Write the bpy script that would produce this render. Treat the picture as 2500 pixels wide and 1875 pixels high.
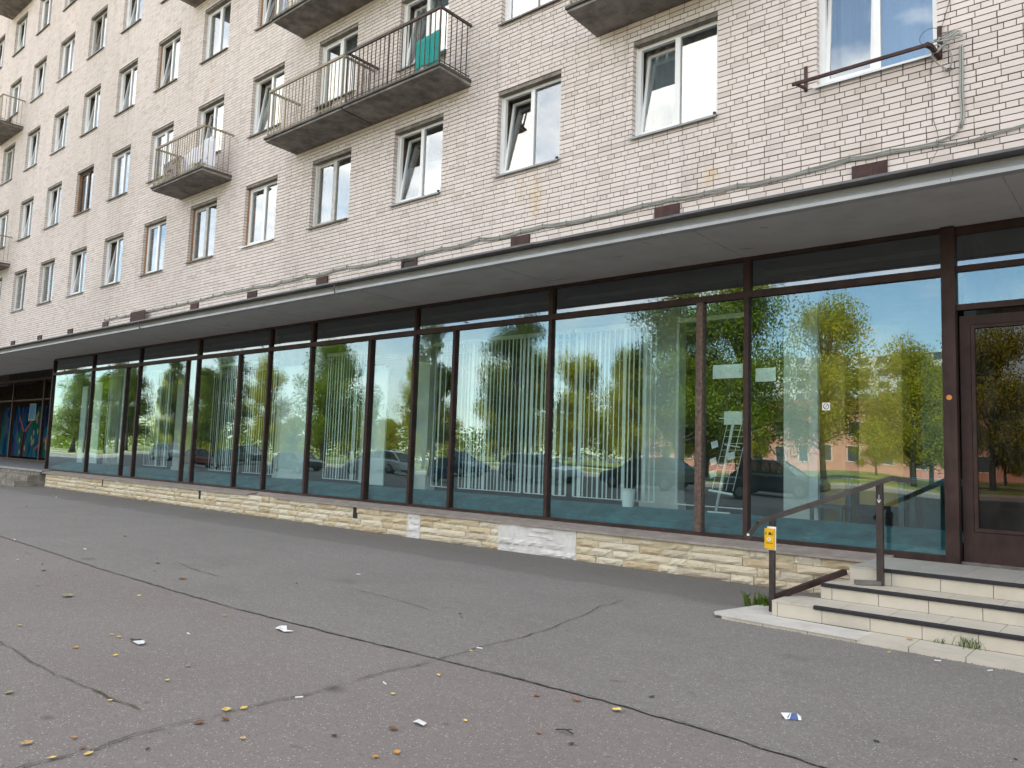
import bpy, math, random
from mathutils import Vector, Matrix
R = math.radians
for o in list(bpy.data.objects): bpy.data.objects.remove(o)
scene = bpy.context.scene
COL = scene.collection
random.seed(7)

# ------------------------------------------------------------------ camera
CAM_Z = 1.42
yaw, pitch, roll = R(40.595), R(5.350), R(1.944)
fw = Vector((-math.sin(yaw)*math.cos(pitch), math.cos(yaw)*math.cos(pitch), math.sin(pitch)))
rt = Vector((math.cos(yaw), math.sin(yaw), 0)); up = rt.cross(fw)
r2 = rt*math.cos(roll) + up*math.sin(roll); u2 = -rt*math.sin(roll) + up*math.cos(roll)
cam = bpy.data.cameras.new('camera'); camo = bpy.data.objects.new('camera', cam); COL.objects.link(camo)
cam.sensor_fit = 'HORIZONTAL'; cam.sensor_width = 36.0; cam.lens = 27.173
cam.clip_start = 0.05; cam.clip_end = 2000
m = Matrix((r2, u2, -fw)).transposed().to_4x4(); m.translation = Vector((0, 0, CAM_Z)); camo.matrix_world = m
scene.camera = camo

# ------------------------------------------------------------------ sky, sun, exposure
SUN_EL, SUN_AZ = R(41), R(14)          # behind the block, so the facade and the forecourt lie in its shade
world = bpy.data.worlds.new('World'); scene.world = world; world.use_nodes = True
nt = world.node_tree; nt.nodes.clear()
N = lambda t, **k: nt.nodes.new(t)
sky = N('ShaderNodeTexSky'); sky.sky_type = 'NISHITA'; sky.sun_disc = False
sky.sun_elevation = SUN_EL; sky.sun_rotation = SUN_AZ; sky.air_density = 1.0; sky.dust_density = 0.35
tc = N('ShaderNodeTexCoord'); mp = N('ShaderNodeMapping'); mp.inputs['Scale'].default_value = (1, 1, 2.2)
no = N('ShaderNodeTexNoise'); no.inputs['Scale'].default_value = 2.1; no.inputs['Detail'].default_value = 9; no.inputs['Roughness'].default_value = .58
rp = N('ShaderNodeValToRGB'); rp.color_ramp.elements[0].position = .455; rp.color_ramp.elements[1].position = .65; mp.inputs['Location'].default_value = (3.1, 1.7, .4)
mx = N('ShaderNodeMix'); mx.data_type = 'RGBA'; mx.inputs[7].default_value = (9.0, 8.75, 8.5, 1)
bg = N('ShaderNodeBackground'); bg.inputs['Strength'].default_value = 0.12
wo = N('ShaderNodeOutputWorld')
L = nt.links.new
L(tc.outputs['Generated'], mp.inputs['Vector']); L(mp.outputs[0], no.inputs['Vector']); L(no.outputs['Fac'], rp.inputs[0])
L(rp.outputs[0], mx.inputs[0]); L(sky.outputs[0], mx.inputs[6]); L(mx.outputs[2], bg.inputs[0]); L(bg.outputs[0], wo.inputs[0])
sl = bpy.data.lights.new('sun', 'SUN'); sl.energy = 5.0; sl.angle = R(0.5); sl.color = (1.0, .95, .87)
so = bpy.data.objects.new('sun', sl); COL.objects.link(so)
sv = Vector((math.sin(SUN_AZ)*math.cos(SUN_EL), math.cos(SUN_AZ)*math.cos(SUN_EL), math.sin(SUN_EL)))
so.rotation_euler = sv.to_track_quat('Z', 'Y').to_euler(); so.location = (20, 60, 60)
vs = scene.view_settings; vs.view_transform = 'Standard'; vs.look = 'None'; vs.gamma = 1; vs.use_curve_mapping = False
vs.exposure = 1.97
vs.use_white_balance = True; vs.white_balance_temperature = 7250; vs.white_balance_tint = 10   # camera balanced for open shade
scene.cycles.max_bounces = 8; scene.cycles.transparent_max_bounces = 24; scene.cycles.glossy_bounces = 4
scene.cycles.caustics_reflective = False; scene.cycles.caustics_refractive = False

# ------------------------------------------------------------------ materials
def mat(name):
    M = bpy.data.materials.new(name); M.use_nodes = True
    t = M.node_tree; t.nodes.clear()
    out = t.nodes.new('ShaderNodeOutputMaterial')
    return M, t, out
def rgba(c): return (c[0], c[1], c[2], 1)
def mixc(t, fac, a, b, blend='MIX'):
    n = t.nodes.new('ShaderNodeMix'); n.data_type = 'RGBA'; n.blend_type = blend
    for k, v in ((0, fac), (6, a), (7, b)):
        if isinstance(v, (int, float)): n.inputs[k].default_value = v
        elif isinstance(v, tuple): n.inputs[k].default_value = rgba(v)
        else: t.links.new(v, n.inputs[k])
    return n.outputs[2]
def pos(t, scale=(1, 1, 1)):
    g = t.nodes.new('ShaderNodeNewGeometry'); mp = t.nodes.new('ShaderNodeMapping'); mp.inputs['Scale'].default_value = scale
    t.links.new(g.outputs['Position'], mp.inputs['Vector']); return mp.outputs[0]
def noise(t, scale, detail=4, rough=.55, vec=None, lo=None, hi=None):
    n = t.nodes.new('ShaderNodeTexNoise'); n.inputs['Scale'].default_value = scale; n.inputs['Detail'].default_value = detail; n.inputs['Roughness'].default_value = rough
    t.links.new(vec if vec is not None else pos(t), n.inputs['Vector'])
    if lo is None: return n.outputs['Fac']
    mr = t.nodes.new('ShaderNodeMapRange'); mr.inputs['From Min'].default_value = lo; mr.inputs['From Max'].default_value = hi
    t.links.new(n.outputs['Fac'], mr.inputs['Value']); return mr.outputs[0]
def mth(t, op, a, b=None, c=None):
    n = t.nodes.new('ShaderNodeMath'); n.operation = op
    for k, v in ((0, a), (1, b), (2, c)):
        if v is None: continue
        if isinstance(v, (int, float)): n.inputs[k].default_value = v
        else: t.links.new(v, n.inputs[k])
    return n.outputs[0]
def rnd(t):
    g = t.nodes.new('ShaderNodeNewGeometry'); oi = t.nodes.new('ShaderNodeObjectInfo')
    return mth(t, 'FRACT', mth(t, 'ADD', g.outputs['Random Per Island'], oi.outputs['Random']))
def rampc(t, fac, stops):
    n = t.nodes.new('ShaderNodeValToRGB'); cr = n.color_ramp
    while len(cr.elements) < len(stops): cr.elements.new(.5)
    for e, (p, c) in zip(cr.elements, stops): e.position = p; e.color = rgba(c)
    t.links.new(fac, n.inputs[0]); return n.outputs[0]
def finish(M, t, out, col, rough=.8, metal=0, bump=None, bs=.3, bd=.01, spec=.4):
    b = t.nodes.new('ShaderNodeBsdfPrincipled')
    if isinstance(col, tuple): b.inputs['Base Color'].default_value = rgba(col)
    else: t.links.new(col, b.inputs['Base Color'])
    if isinstance(rough, (int, float)): b.inputs['Roughness'].default_value = rough
    else: t.links.new(rough, b.inputs['Roughness'])
    b.inputs['Metallic'].default_value = metal; b.inputs['Specular IOR Level'].default_value = spec
    if bump is not None:
        bn = t.nodes.new('ShaderNodeBump'); bn.inputs['Strength'].default_value = bs; bn.inputs['Distance'].default_value = bd
        t.links.new(bump, bn.inputs['Height']); t.links.new(bn.outputs[0], b.inputs['Normal'])
    t.links.new(b.outputs[0], out.inputs[0]); return M
def plain(name, col, rough=.7, var=.12, scale=6, metal=0, bs=.12, spec=.4, dirt=None, streak=False):
    M, t, out = mat(name)
    n = noise(t, scale, 5, .6, lo=.3, hi=.7)
    d = tuple(c*(1-var*1.6) for c in col); l = tuple(min(1, c*(1+var)) for c in col)
    c = mixc(t, n, d, l)
    if dirt:
        v = pos(t, (1, 1, .12)) if streak else None
        c = mixc(t, noise(t, 2.2, 6, .65, v, .52, .78), c, dirt)
    return finish(M, t, out, c, rough, metal, noise(t, scale*14, 3), bs, .004, spec)

def brick_material():
    M, t, out = mat('silicate_brick')
    r = rnd(t)
    c = rampc(t, r, [(0, (.58, .50, .462)), (.12, (.66, .580, .545)), (.55, (.72, .640, .606)), (.90, (.705, .625, .592)), (.985, (.65, .57, .53)), (1, (.62, .53, .475))])
    c = mixc(t, mth(t, 'MULTIPLY', noise(t, .33, 5, .6, pos(t, (1, 1, .5)), .42, .72), .45), c, (.46, .41, .37))     # large weathering
    c = mixc(t, mth(t, 'MULTIPLY', noise(t, 1.1, 6, .7, pos(t, (1.5, 1, .22)), .58, .82), .5), c, (.30, .26, .235))   # run-off streaks
    sp = noise(t, 48, 3, .7, None, .635, .67)
    zone = noise(t, 2.0, 4, .6, None, .44, .62)
    c = mixc(t, mth(t, 'MULTIPLY', mth(t, 'MULTIPLY', sp, zone), .85), c, (.17, .14, .12))                            # chips
    g = t.nodes.new('ShaderNodeNewGeometry'); sx = t.nodes.new('ShaderNodeSeparateXYZ'); t.links.new(g.outputs['Position'], sx.inputs[0])
    for xc, zc_, hw, hh in ((-8.62, 6.15, .20, .52), (-8.95, 6.35, .10, .3), (-20.9, 12.0, .12, .5), (-5.2, 5.75, .2, .2)):   # rust run down from the sills
        mx_ = mth(t, 'SUBTRACT', 1.0, mth(t, 'DIVIDE', mth(t, 'ABSOLUTE', mth(t, 'SUBTRACT', sx.outputs[0], xc)), hw))
        mz_ = mth(t, 'SUBTRACT', 1.0, mth(t, 'DIVIDE', mth(t, 'ABSOLUTE', mth(t, 'SUBTRACT', sx.outputs[2], zc_)), hh))
        k_ = mth(t, 'MULTIPLY', mth(t, 'MAXIMUM', mx_, 0.0), mth(t, 'MAXIMUM', mz_, 0.0))
        k_ = mth(t, 'MULTIPLY', k_, noise(t, 9, 4, .6, pos(t, (3, 1, .3)), .35, .6))
        c = mixc(t, mth(t, 'MINIMUM', mth(t, 'MULTIPLY', k_, 1.2), .5), c, (.60, .42, .20))
    return finish(M, t, out, c, .85, 0, noise(t, 130, 3), .25, .003, .25)
BRICK = brick_material()
def mortar_material():
    M, t, out = mat('mortar')
    c = mixc(t, noise(t, 9, 4, .6, None, .3, .7), (.10, .078, .064), (.20, .162, .135))
    return finish(M, t, out, c, .95, 0, noise(t, 60, 3), .5, .005, .2)
MORTAR = mortar_material()
def farbrick_material():
    M, t, out = mat('brickwork')
    b = t.nodes.new('ShaderNodeTexBrick'); mp = t.nodes.new('ShaderNodeMapping'); mp.inputs['Rotation'].default_value = (R(90), 0, 0)
    g = t.nodes.new('ShaderNodeNewGeometry'); t.links.new(g.outputs['Position'], mp.inputs[0]); t.links.new(mp.outputs[0], b.inputs['Vector'])
    b.inputs['Color1'].default_value = rgba((.60, .52, .46)); b.inputs['Color2'].default_value = rgba((.54, .46, .41)); b.inputs['Mortar'].default_value = rgba((.18, .15, .13))
    b.inputs['Scale'].default_value = 1; b.inputs['Brick Width'].default_value = .2644; b.inputs['Row Height'].default_value = .0839; b.inputs['Mortar Size'].default_value = .006
    return finish(M, t, out, b.outputs[0], .85)
FARBRICK = farbrick_material()
def asphalt_material(name, a, b, patch):
    M, t, out = mat(name)
    big = noise(t, .5, 6, .6, None, .3, .7)
    c = mixc(t, big, a, b)
    c = mixc(t, noise(t, .95, 7, .65, pos(t, (1, 1.3, 1)), .52, .74), c, patch)
    fine = noise(t, 95, 2, .6, None, .3, .7)
    c = mixc(t, mth(t, 'MULTIPLY', fine, .65), c, tuple(x*.45 for x in a))
    c = mixc(t, mth(t, 'MULTIPLY', noise(t, 28, 3, .6, None, .42, .72), .40), c, tuple(x*.58 for x in a))
    c = mixc(t, mth(t, 'MULTIPLY', noise(t, 1.7, 7, .7, pos(t, (.35, 1.2, 1)), .56, .80), .55), c, tuple(x*.66 for x in a))
    c = mixc(t, mth(t, 'MULTIPLY', noise(t, 11, 5, .7, None, .55, .78), .30), c, tuple(min(1, x*1.45) for x in b))
    vo = t.nodes.new('ShaderNodeTexVoronoi'); vo.inputs['Scale'].default_value = 62; t.links.new(pos(t), vo.inputs['Vector'])
    ch = mth(t, 'LESS_THAN', vo.outputs['Distance'], .27)
    rr = t.nodes.new('ShaderNodeSeparateColor'); t.links.new(vo.outputs['Color'], rr.inputs[0])
    sel = mth(t, 'GREATER_THAN', rr.outputs[0], .78)
    c = mixc(t, mth(t, 'MULTIPLY', mth(t, 'MULTIPLY', ch, sel), .6), c, (.58, .55, .51))                       # pale chippings
    sel2 = mth(t, 'LESS_THAN', rr.outputs[1], .12)
    c = mixc(t, mth(t, 'MULTIPLY', mth(t, 'MULTIPLY', ch, sel2), .6), c, (.03, .03, .03))
    sp = noise(t, 4.5, 3, .6, None, .70, .74)
    c = mixc(t, mth(t, 'MULTIPLY', sp, .5), c, (.055, .05, .048))                                                 # old oil spots
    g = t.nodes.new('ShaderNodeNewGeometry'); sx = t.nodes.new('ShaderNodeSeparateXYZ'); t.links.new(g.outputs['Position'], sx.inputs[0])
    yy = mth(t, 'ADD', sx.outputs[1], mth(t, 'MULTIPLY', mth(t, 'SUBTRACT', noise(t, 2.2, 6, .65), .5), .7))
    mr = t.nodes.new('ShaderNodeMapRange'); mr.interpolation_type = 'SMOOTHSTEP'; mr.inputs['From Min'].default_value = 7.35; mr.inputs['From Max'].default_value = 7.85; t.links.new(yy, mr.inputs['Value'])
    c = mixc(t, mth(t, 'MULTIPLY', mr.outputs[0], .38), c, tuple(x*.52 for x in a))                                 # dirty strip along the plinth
    dl_ = mth(t, 'SUBTRACT', 1.0, mth(t, 'DIVIDE', mth(t, 'ABSOLUTE', mth(t, 'SUBTRACT', yy, 7.6)), .16))
    c = mixc(t, mth(t, 'MULTIPLY', mth(t, 'MAXIMUM', dl_, 0.0), .32), c, tuple(x*.5 for x in a))                     # drip line of the canopy
    for px_, py_, pr_ in ((-3.86, 2.97, .17), (-4.46, 1.62, .08), (-10.1, 3.97, .22), (-2.2, 5.9, .3), (-6.9, 5.4, .35), (-1.4, 3.2, .12)):
        dx_ = mth(t, 'SUBTRACT', sx.outputs[0], px_); dy_ = mth(t, 'SUBTRACT', sx.outputs[1], py_)
        dd_ = mth(t, 'SQRT', mth(t, 'ADD', mth(t, 'MULTIPLY', dx_, dx_), mth(t, 'MULTIPLY', mth(t, 'MULTIPLY', dy_, dy_), 2.2)))
        k_ = mth(t, 'MAXIMUM', mth(t, 'SUBTRACT', 1.0, mth(t, 'DIVIDE', mth(t, 'ADD', dd_, mth(t, 'MULTIPLY', noise(t, 14, 4, .65), pr_*.7)), pr_)), 0.0)
        c = mixc(t, mth(t, 'MINIMUM', mth(t, 'MULTIPLY', k_, 1.3 if pr_ < .25 else .5), .6), c, tuple(x*.35 for x in a))   # oil spots
    return finish(M, t, out, c, .88, 0, noise(t, 80, 3), .6, .006, .3)
ASPH = asphalt_material('asphalt_reddish', (.248, .218, .200), (.294, .266, .246), (.264, .228, .209))
ASPH2 = asphalt_material('asphalt_grey', (.242, .226, .209), (.290, .272, .253), (.223, .208, .191))
CRACK = plain('crack_dirt', (.12, .108, .092), .95, .4, 20)
MOSS = plain('crack_moss', (.105, .105, .06), .95, .4, 20)
SEAL = plain('seam_tar', (.19, .178, .166), .9, .3, 15)
def stone_material():
    M, t, out = mat('rough_limestone')
    c = rampc(t, rnd(t), [(0, (.50, .39, .25)), (.2, (.60, .49, .33)), (.5, (.67, .59, .44)), (.8, (.70, .64, .51)), (1, (.50, .43, .33))])
    c = mixc(t, noise(t, 7, 6, .65, pos(t, (1, 1, 2.2)), .45, .75), c, (.66, .58, .42))
    c = mixc(t, mth(t, 'MULTIPLY', noise(t, 16, 6, .75, pos(t, (1, 1, 2)), .56, .70), .75), c, (.20, .17, .13))
    return finish(M, t, out, c, .9, 0, noise(t, 30, 6, .7), .9, .02, .25)
STONE = stone_material()
WHITEST = plain('whitewashed_stone', (.66, .64, .62), .85, .08, 12, dirt=(.48, .45, .42), bs=.5)
CONC = plain('concrete_ledge', (.33, .285, .255), .9, .15, 7, bs=.4, dirt=(.22, .19, .17))
SLABC = plain('balcony_concrete', (.235, .215, .195), .92, .3, 3.5, bs=.4, dirt=(.115, .10, .09))
SLABD = plain('balcony_edge_metal', (.075, .068, .062), .7, .3, 5, bs=.3, dirt=(.17, .15, .14))
SOFFIT = plain('soffit_paint', (.56, .56, .545), .85, .05, 2, bs=.15, dirt=(.46, .45, .425))
FASCIA = plain('fascia_metal', (.40, .41, .42), .55, .08, 3, bs=.1, dirt=(.33, .33, .33), streak=True)
FLASH = plain('flashing_metal', (.115, .115, .118), .5, .2, 4, dirt=(.2, .19, .18))
BROWN = plain('brown_frame_paint', (.044, .025, .022), .6, .25, 5, spec=.2, dirt=(.07, .043, .037), streak=True)
WOODOLD = plain('worn_wood', (.16, .108, .088), .85, .35, 24, bs=.6, dirt=(.075, .05, .04), streak=True)
RAILM = plain('handrail_paint', (.040, .030, .028), .45, .2, 10, dirt=(.10, .08, .07))
RUST = plain('vent_cover_rust', (.072, .043, .041), .8, .2, 9, spec=.2, dirt=(.125, .07, .055), streak=True)
RAILDARK = plain('dark_brown_rail', (.075, .052, .043), .7, .25, 10, dirt=(.13, .09, .07))
RAILOLD = plain('peeling_beige_rail', (.33, .285, .215), .8, .25, 18, dirt=(.21, .115, .06))
PVC = plain('white_window_plastic', (.80, .80, .80), .35, .03, 3, bs=.02)
PVCG = plain('greyed_window_wood', (.52, .50, .47), .6, .15, 9, dirt=(.33, .29, .25), streak=True)
OLDWOOD = plain('dark_old_window_wood', (.13, .085, .065), .7, .3, 9)
FOAM = plain('window_foam_rust', (.36, .20, .11), .9, .3, 30)
SILLG = plain('grey_sill_metal', (.28, .29, .30), .5, .15, 6)
SILLB = plain('weathered_sill_metal', (.15, .135, .125), .65, .25, 6, dirt=(.28, .26, .24))
SILLW = plain('white_sill', (.72, .75, .74), .5, .06, 6, dirt=(.55, .57, .56))
LINTEL = plain('lintel_plaster', (.24, .215, .19), .95, .25, 8, dirt=(.15, .13, .12))
TILE = plain('step_tile', (.53, .485, .405), .75, .05, 4, bs=.06, dirt=(.43, .39, .32))
TILEG = plain('landing_tile', (.45, .43, .385), .5, .06, 5, bs=.06, dirt=(.38, .37, .34))
PADM = plain('step_pad_cement', (.58, .555, .505), .8, .08, 7, bs=.3, dirt=(.43, .40, .35))
GROUT = plain('grout', (.13, .12, .105), .95, .2, 20)
RUBBER = plain('black_nosing_strip', (.022, .020, .025), .7, .2, 20)
OLDSTEP = plain('old_concrete_step', (.26, .235, .20), .95, .3, 6, bs=.6, dirt=(.13, .115, .095))
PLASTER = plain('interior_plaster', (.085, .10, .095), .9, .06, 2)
PILLAR = plain('pillar_plaster', (.66, .65, .60), .9, .08, 3, dirt=(.52, .50, .45))
PALE = plain('pale_board', (.68, .70, .70), .8, .05, 2)
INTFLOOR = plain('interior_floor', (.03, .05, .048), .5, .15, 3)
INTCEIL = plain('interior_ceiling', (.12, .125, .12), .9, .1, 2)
TEAL = plain('teal_ledge_paint', (.035, .15, .175), .6, .3, 4, spec=.2, dirt=(.10, .19, .20))
OCHRE = plain('ochre_board', (.46, .27, .05), .6, .12, 3)
DARKT = plain('dark_table_paint', (.05, .075, .075), .6, .2, 5)
BLUET = plain('blue_cloth', (.03, .16, .28), .8, .2, 5)
SLATM = plain('shutter_slat_paint', (.42, .40, .37), .7, .1, 4)
CLIPD = plain('soffit_joint_grey', (.44, .43, .41), .9, .2, 8)  # grey of the thin strips that mark the soffit panel joints
BLINDM = plain('blind_slat', (.66, .69, .68), .6, .04, 4)
GREYM = plain('grey_cable', (.33, .335, .31), .5, .08, 8)
CLIPM = plain('cable_clip', (.19, .19, .185), .5, .1, 8)
WIRE = plain('thin_dark_wire', (.10, .09, .085), .6, .1, 8)
YELLOW = plain('yellow_plastic', (.80, .44, .012), .35, .03, 8, bs=.02)
WHITEP = plain('white_plastic', (.80, .80, .78), .4, .03, 8)
BLACKP = plain('black_print', (.02, .016, .014), .6, .1, 8)
DARKRED = plain('dark_red_print', (.10, .022, .01), .6, .1, 8)
ORANGE = plain('orange_sticker', (.60, .22, .05), .6, .1, 8)
PAPERM = plain('white_paper', (.75, .75, .74), .8, .05, 12)
TEALC = plain('teal_towel_cloth', (.008, .30, .275), .9, .08, 14)
SHEETC = plain('white_sheet_cloth', (.80, .80, .88), .9, .03, 4)
def rug_material():
    M, t, out = mat('patterned_rug_cloth')
    c = mixc(t, noise(t, 14, 2, .5, pos(t, (1, 1, .7)), .5, .56), (.33, .29, .27), (.085, .065, .06))
    return finish(M, t, out, c, .95)
RUGC = rug_material()
def glass(name, f0, tint, wob=.0, wscale=.7, haze=0.0, refl=(1, 1, 1)):
    M, t, out = mat(name)
    lw = t.nodes.new('ShaderNodeLayerWeight'); lw.inputs['Blend'].default_value = .5
    f = mth(t, 'MULTIPLY_ADD', mth(t, 'POWER', lw.outputs['Facing'], 5.0), 1-f0, f0)
    tr = t.nodes.new('ShaderNodeBsdfTransparent'); tr.inputs[0].default_value = rgba(tint)
    gl = t.nodes.new('ShaderNodeBsdfGlossy'); gl.inputs['Roughness'].default_value = 0.0; gl.inputs[0].default_value = rgba(refl)
    if wob:                                            # panes are never quite flat nor quite parallel
        n = t.nodes.new('ShaderNodeTexNoise'); n.inputs['Scale'].default_value = wscale; n.inputs['Detail'].default_value = 1.5
        t.links.new(pos(t), n.inputs['Vector'])
        oi = t.nodes.new('ShaderNodeObjectInfo'); wn = t.nodes.new('ShaderNodeTexWhiteNoise'); wn.noise_dimensions = '1D'; t.links.new(oi.outputs['Random'], wn.inputs['W'])
        def vm(op, a, b):
            q = t.nodes.new('ShaderNodeVectorMath'); q.operation = op
            for k, v in ((0, a), (1, b)):
                if isinstance(v, tuple): q.inputs[k].default_value = v
                else: t.links.new(v, q.inputs[k])
            return q.outputs[0]
        a = vm('MULTIPLY', vm('SUBTRACT', n.outputs['Color'], (.5, .5, .5)), (wob, wob, wob))
        b = vm('MULTIPLY', vm('SUBTRACT', wn.outputs['Color'], (.5, .5, .5)), (wob*.8, wob*.8, wob*.8))
        g = t.nodes.new('ShaderNodeNewGeometry')
        t.links.new(vm('NORMALIZE', vm('ADD', vm('ADD', g.outputs['Normal'], a), b), (0, 0, 0)), gl.inputs['Normal'])
    mxs = t.nodes.new('ShaderNodeMixShader'); t.links.new(f, mxs.inputs[0]); t.links.new(tr.outputs[0], mxs.inputs[1]); t.links.new(gl.outputs[0], mxs.inputs[2])
    res = mxs.outputs[0]
    if haze:                                           # dust and dried rain on the pane
        df = t.nodes.new('ShaderNodeBsdfDiffuse'); df.inputs[0].default_value = rgba((.55, .60, .60))
        m2 = t.nodes.new('ShaderNodeMixShader')
        t.links.new(mth(t, 'MULTIPLY', noise(t, 3.5, 9, .75, pos(t, (1.6, 1, .35)), .42, .80), haze), m2.inputs[0])
        t.links.new(res, m2.inputs[1]); t.links.new(df.outputs[0], m2.inputs[2]); res = m2.outputs[0]
    t.links.new(res, out.inputs[0]); return M
SHOPG = glass('shop_glass', .108, (.86, .95, .95), .018, .6, .022, (.72, .92, 1.0))
TRANG = glass('transom_glass', .17, (.55, .55, .52), .008, .6, .03, (.88, .95, 1.0))
WING = glass('window_glass', .20, (.84, .90, .92), .010, 1.2)
DOORG = glass('door_glass', .035, (.36, .32, .29), .006, 1.0, .04)
CARG = glass('car_glass', .05, (.25, .28, .28))
def cloth(name, col, tr=.4):
    M, t, out = mat(name)
    d = t.nodes.new('ShaderNodeBsdfDiffuse'); d.inputs[0].default_value = rgba(col)
    s = t.nodes.new('ShaderNodeBsdfTranslucent'); s.inputs[0].default_value = rgba(col)
    x = t.nodes.new('ShaderNodeMixShader'); x.inputs[0].default_value = tr
    t.links.new(d.outputs[0], x.inputs[1]); t.links.new(s.outputs[0], x.inputs[2]); t.links.new(x.outputs[0], out.inputs[0]); return M
CURTW = cloth('white_curtain', (.52, .54, .57), .3)
CURTC = cloth('cream_curtain', (.62, .58, .48), .3)
ROOMD = plain('room_wall', (.20, .19, .175), .9, .1, 2)
def leaf_material(name, cols, tr=.35):
    M, t, out = mat(name)
    c = rampc(t, rnd(t), cols)
    d = t.nodes.new('ShaderNodeBsdfDiffuse'); s = t.nodes.new('ShaderNodeBsdfTranslucent'); t.links.new(c, d.inputs[0]); t.links.new(c, s.inputs[0])
    x = t.nodes.new('ShaderNodeMixShader'); x.inputs[0].default_value = tr
    t.links.new(d.outputs[0], x.inputs[1]); t.links.new(s.outputs[0], x.inputs[2]); t.links.new(x.outputs[0], out.inputs[0]); return M
LEAFG = leaf_material('tree_leaf_green', [(0, (.09, .15, .018)), (.5, (.19, .26, .03)), (1, (.31, .33, .04))], .5)
LEAFY = leaf_material('tree_leaf_yellowing', [(0, (.22, .25, .02)), (.5, (.38, .36, .03)), (1, (.50, .38, .04))], .5)
LEAFD = leaf_material('tree_leaf_dark', [(0, (.045, .075, .018)), (.6, (.10, .13, .026)), (1, (.19, .18, .04))], .45)
WEED = leaf_material('weed_blade', [(0, (.05, .11, .015)), (.6, (.09, .17, .025)), (1, (.16, .20, .05))])
BARK = plain('bark', (.075, .06, .047), .95, .3, 6, bs=.8)
GRASS = plain('lawn_grass', (.19, .21, .045), .95, .35, 1.6, bs=.6, dirt=(.16, .15, .04))
PATH = plain('pale_path', (.55, .51, .42), .9, .1, 2)
PINK = plain('pink_plaster', (.56, .24, .19), .9, .1, 1.2)
PALEW = plain('pale_wall', (.50, .47, .44), .9, .1, 1)
ROOFR = plain('red_roof', (.26, .09, .06), .8, .2, 2)
WIND = plain('far_window_glass', (.06, .07, .08), .15, .2, 2)
TYRE = plain('tyre', (.02, .02, .02), .85)
RIM = plain('rim', (.45, .45, .46), .35, metal=.8)
LIGHTM = plain('car_light', (.75, .75, .72), .2)
def litter(name, col): return plain(name, col, .8, .2, 40, bs=.1)
LF = {'yellow': litter('leaf_yellow', (.72, .52, .14)), 'orange': litter('leaf_orange', (.58, .28, .07)), 'brown': litter('leaf_brown', (.20, .105, .05)),
      'tan': litter('leaf_tan', (.48, .32, .15)), 'rust': litter('leaf_rust', (.36, .15, .08)), 'green': litter('leaf_olive', (.30, .28, .15)), 'dark': litter('leaf_dark', (.05, .045, .04))}

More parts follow.
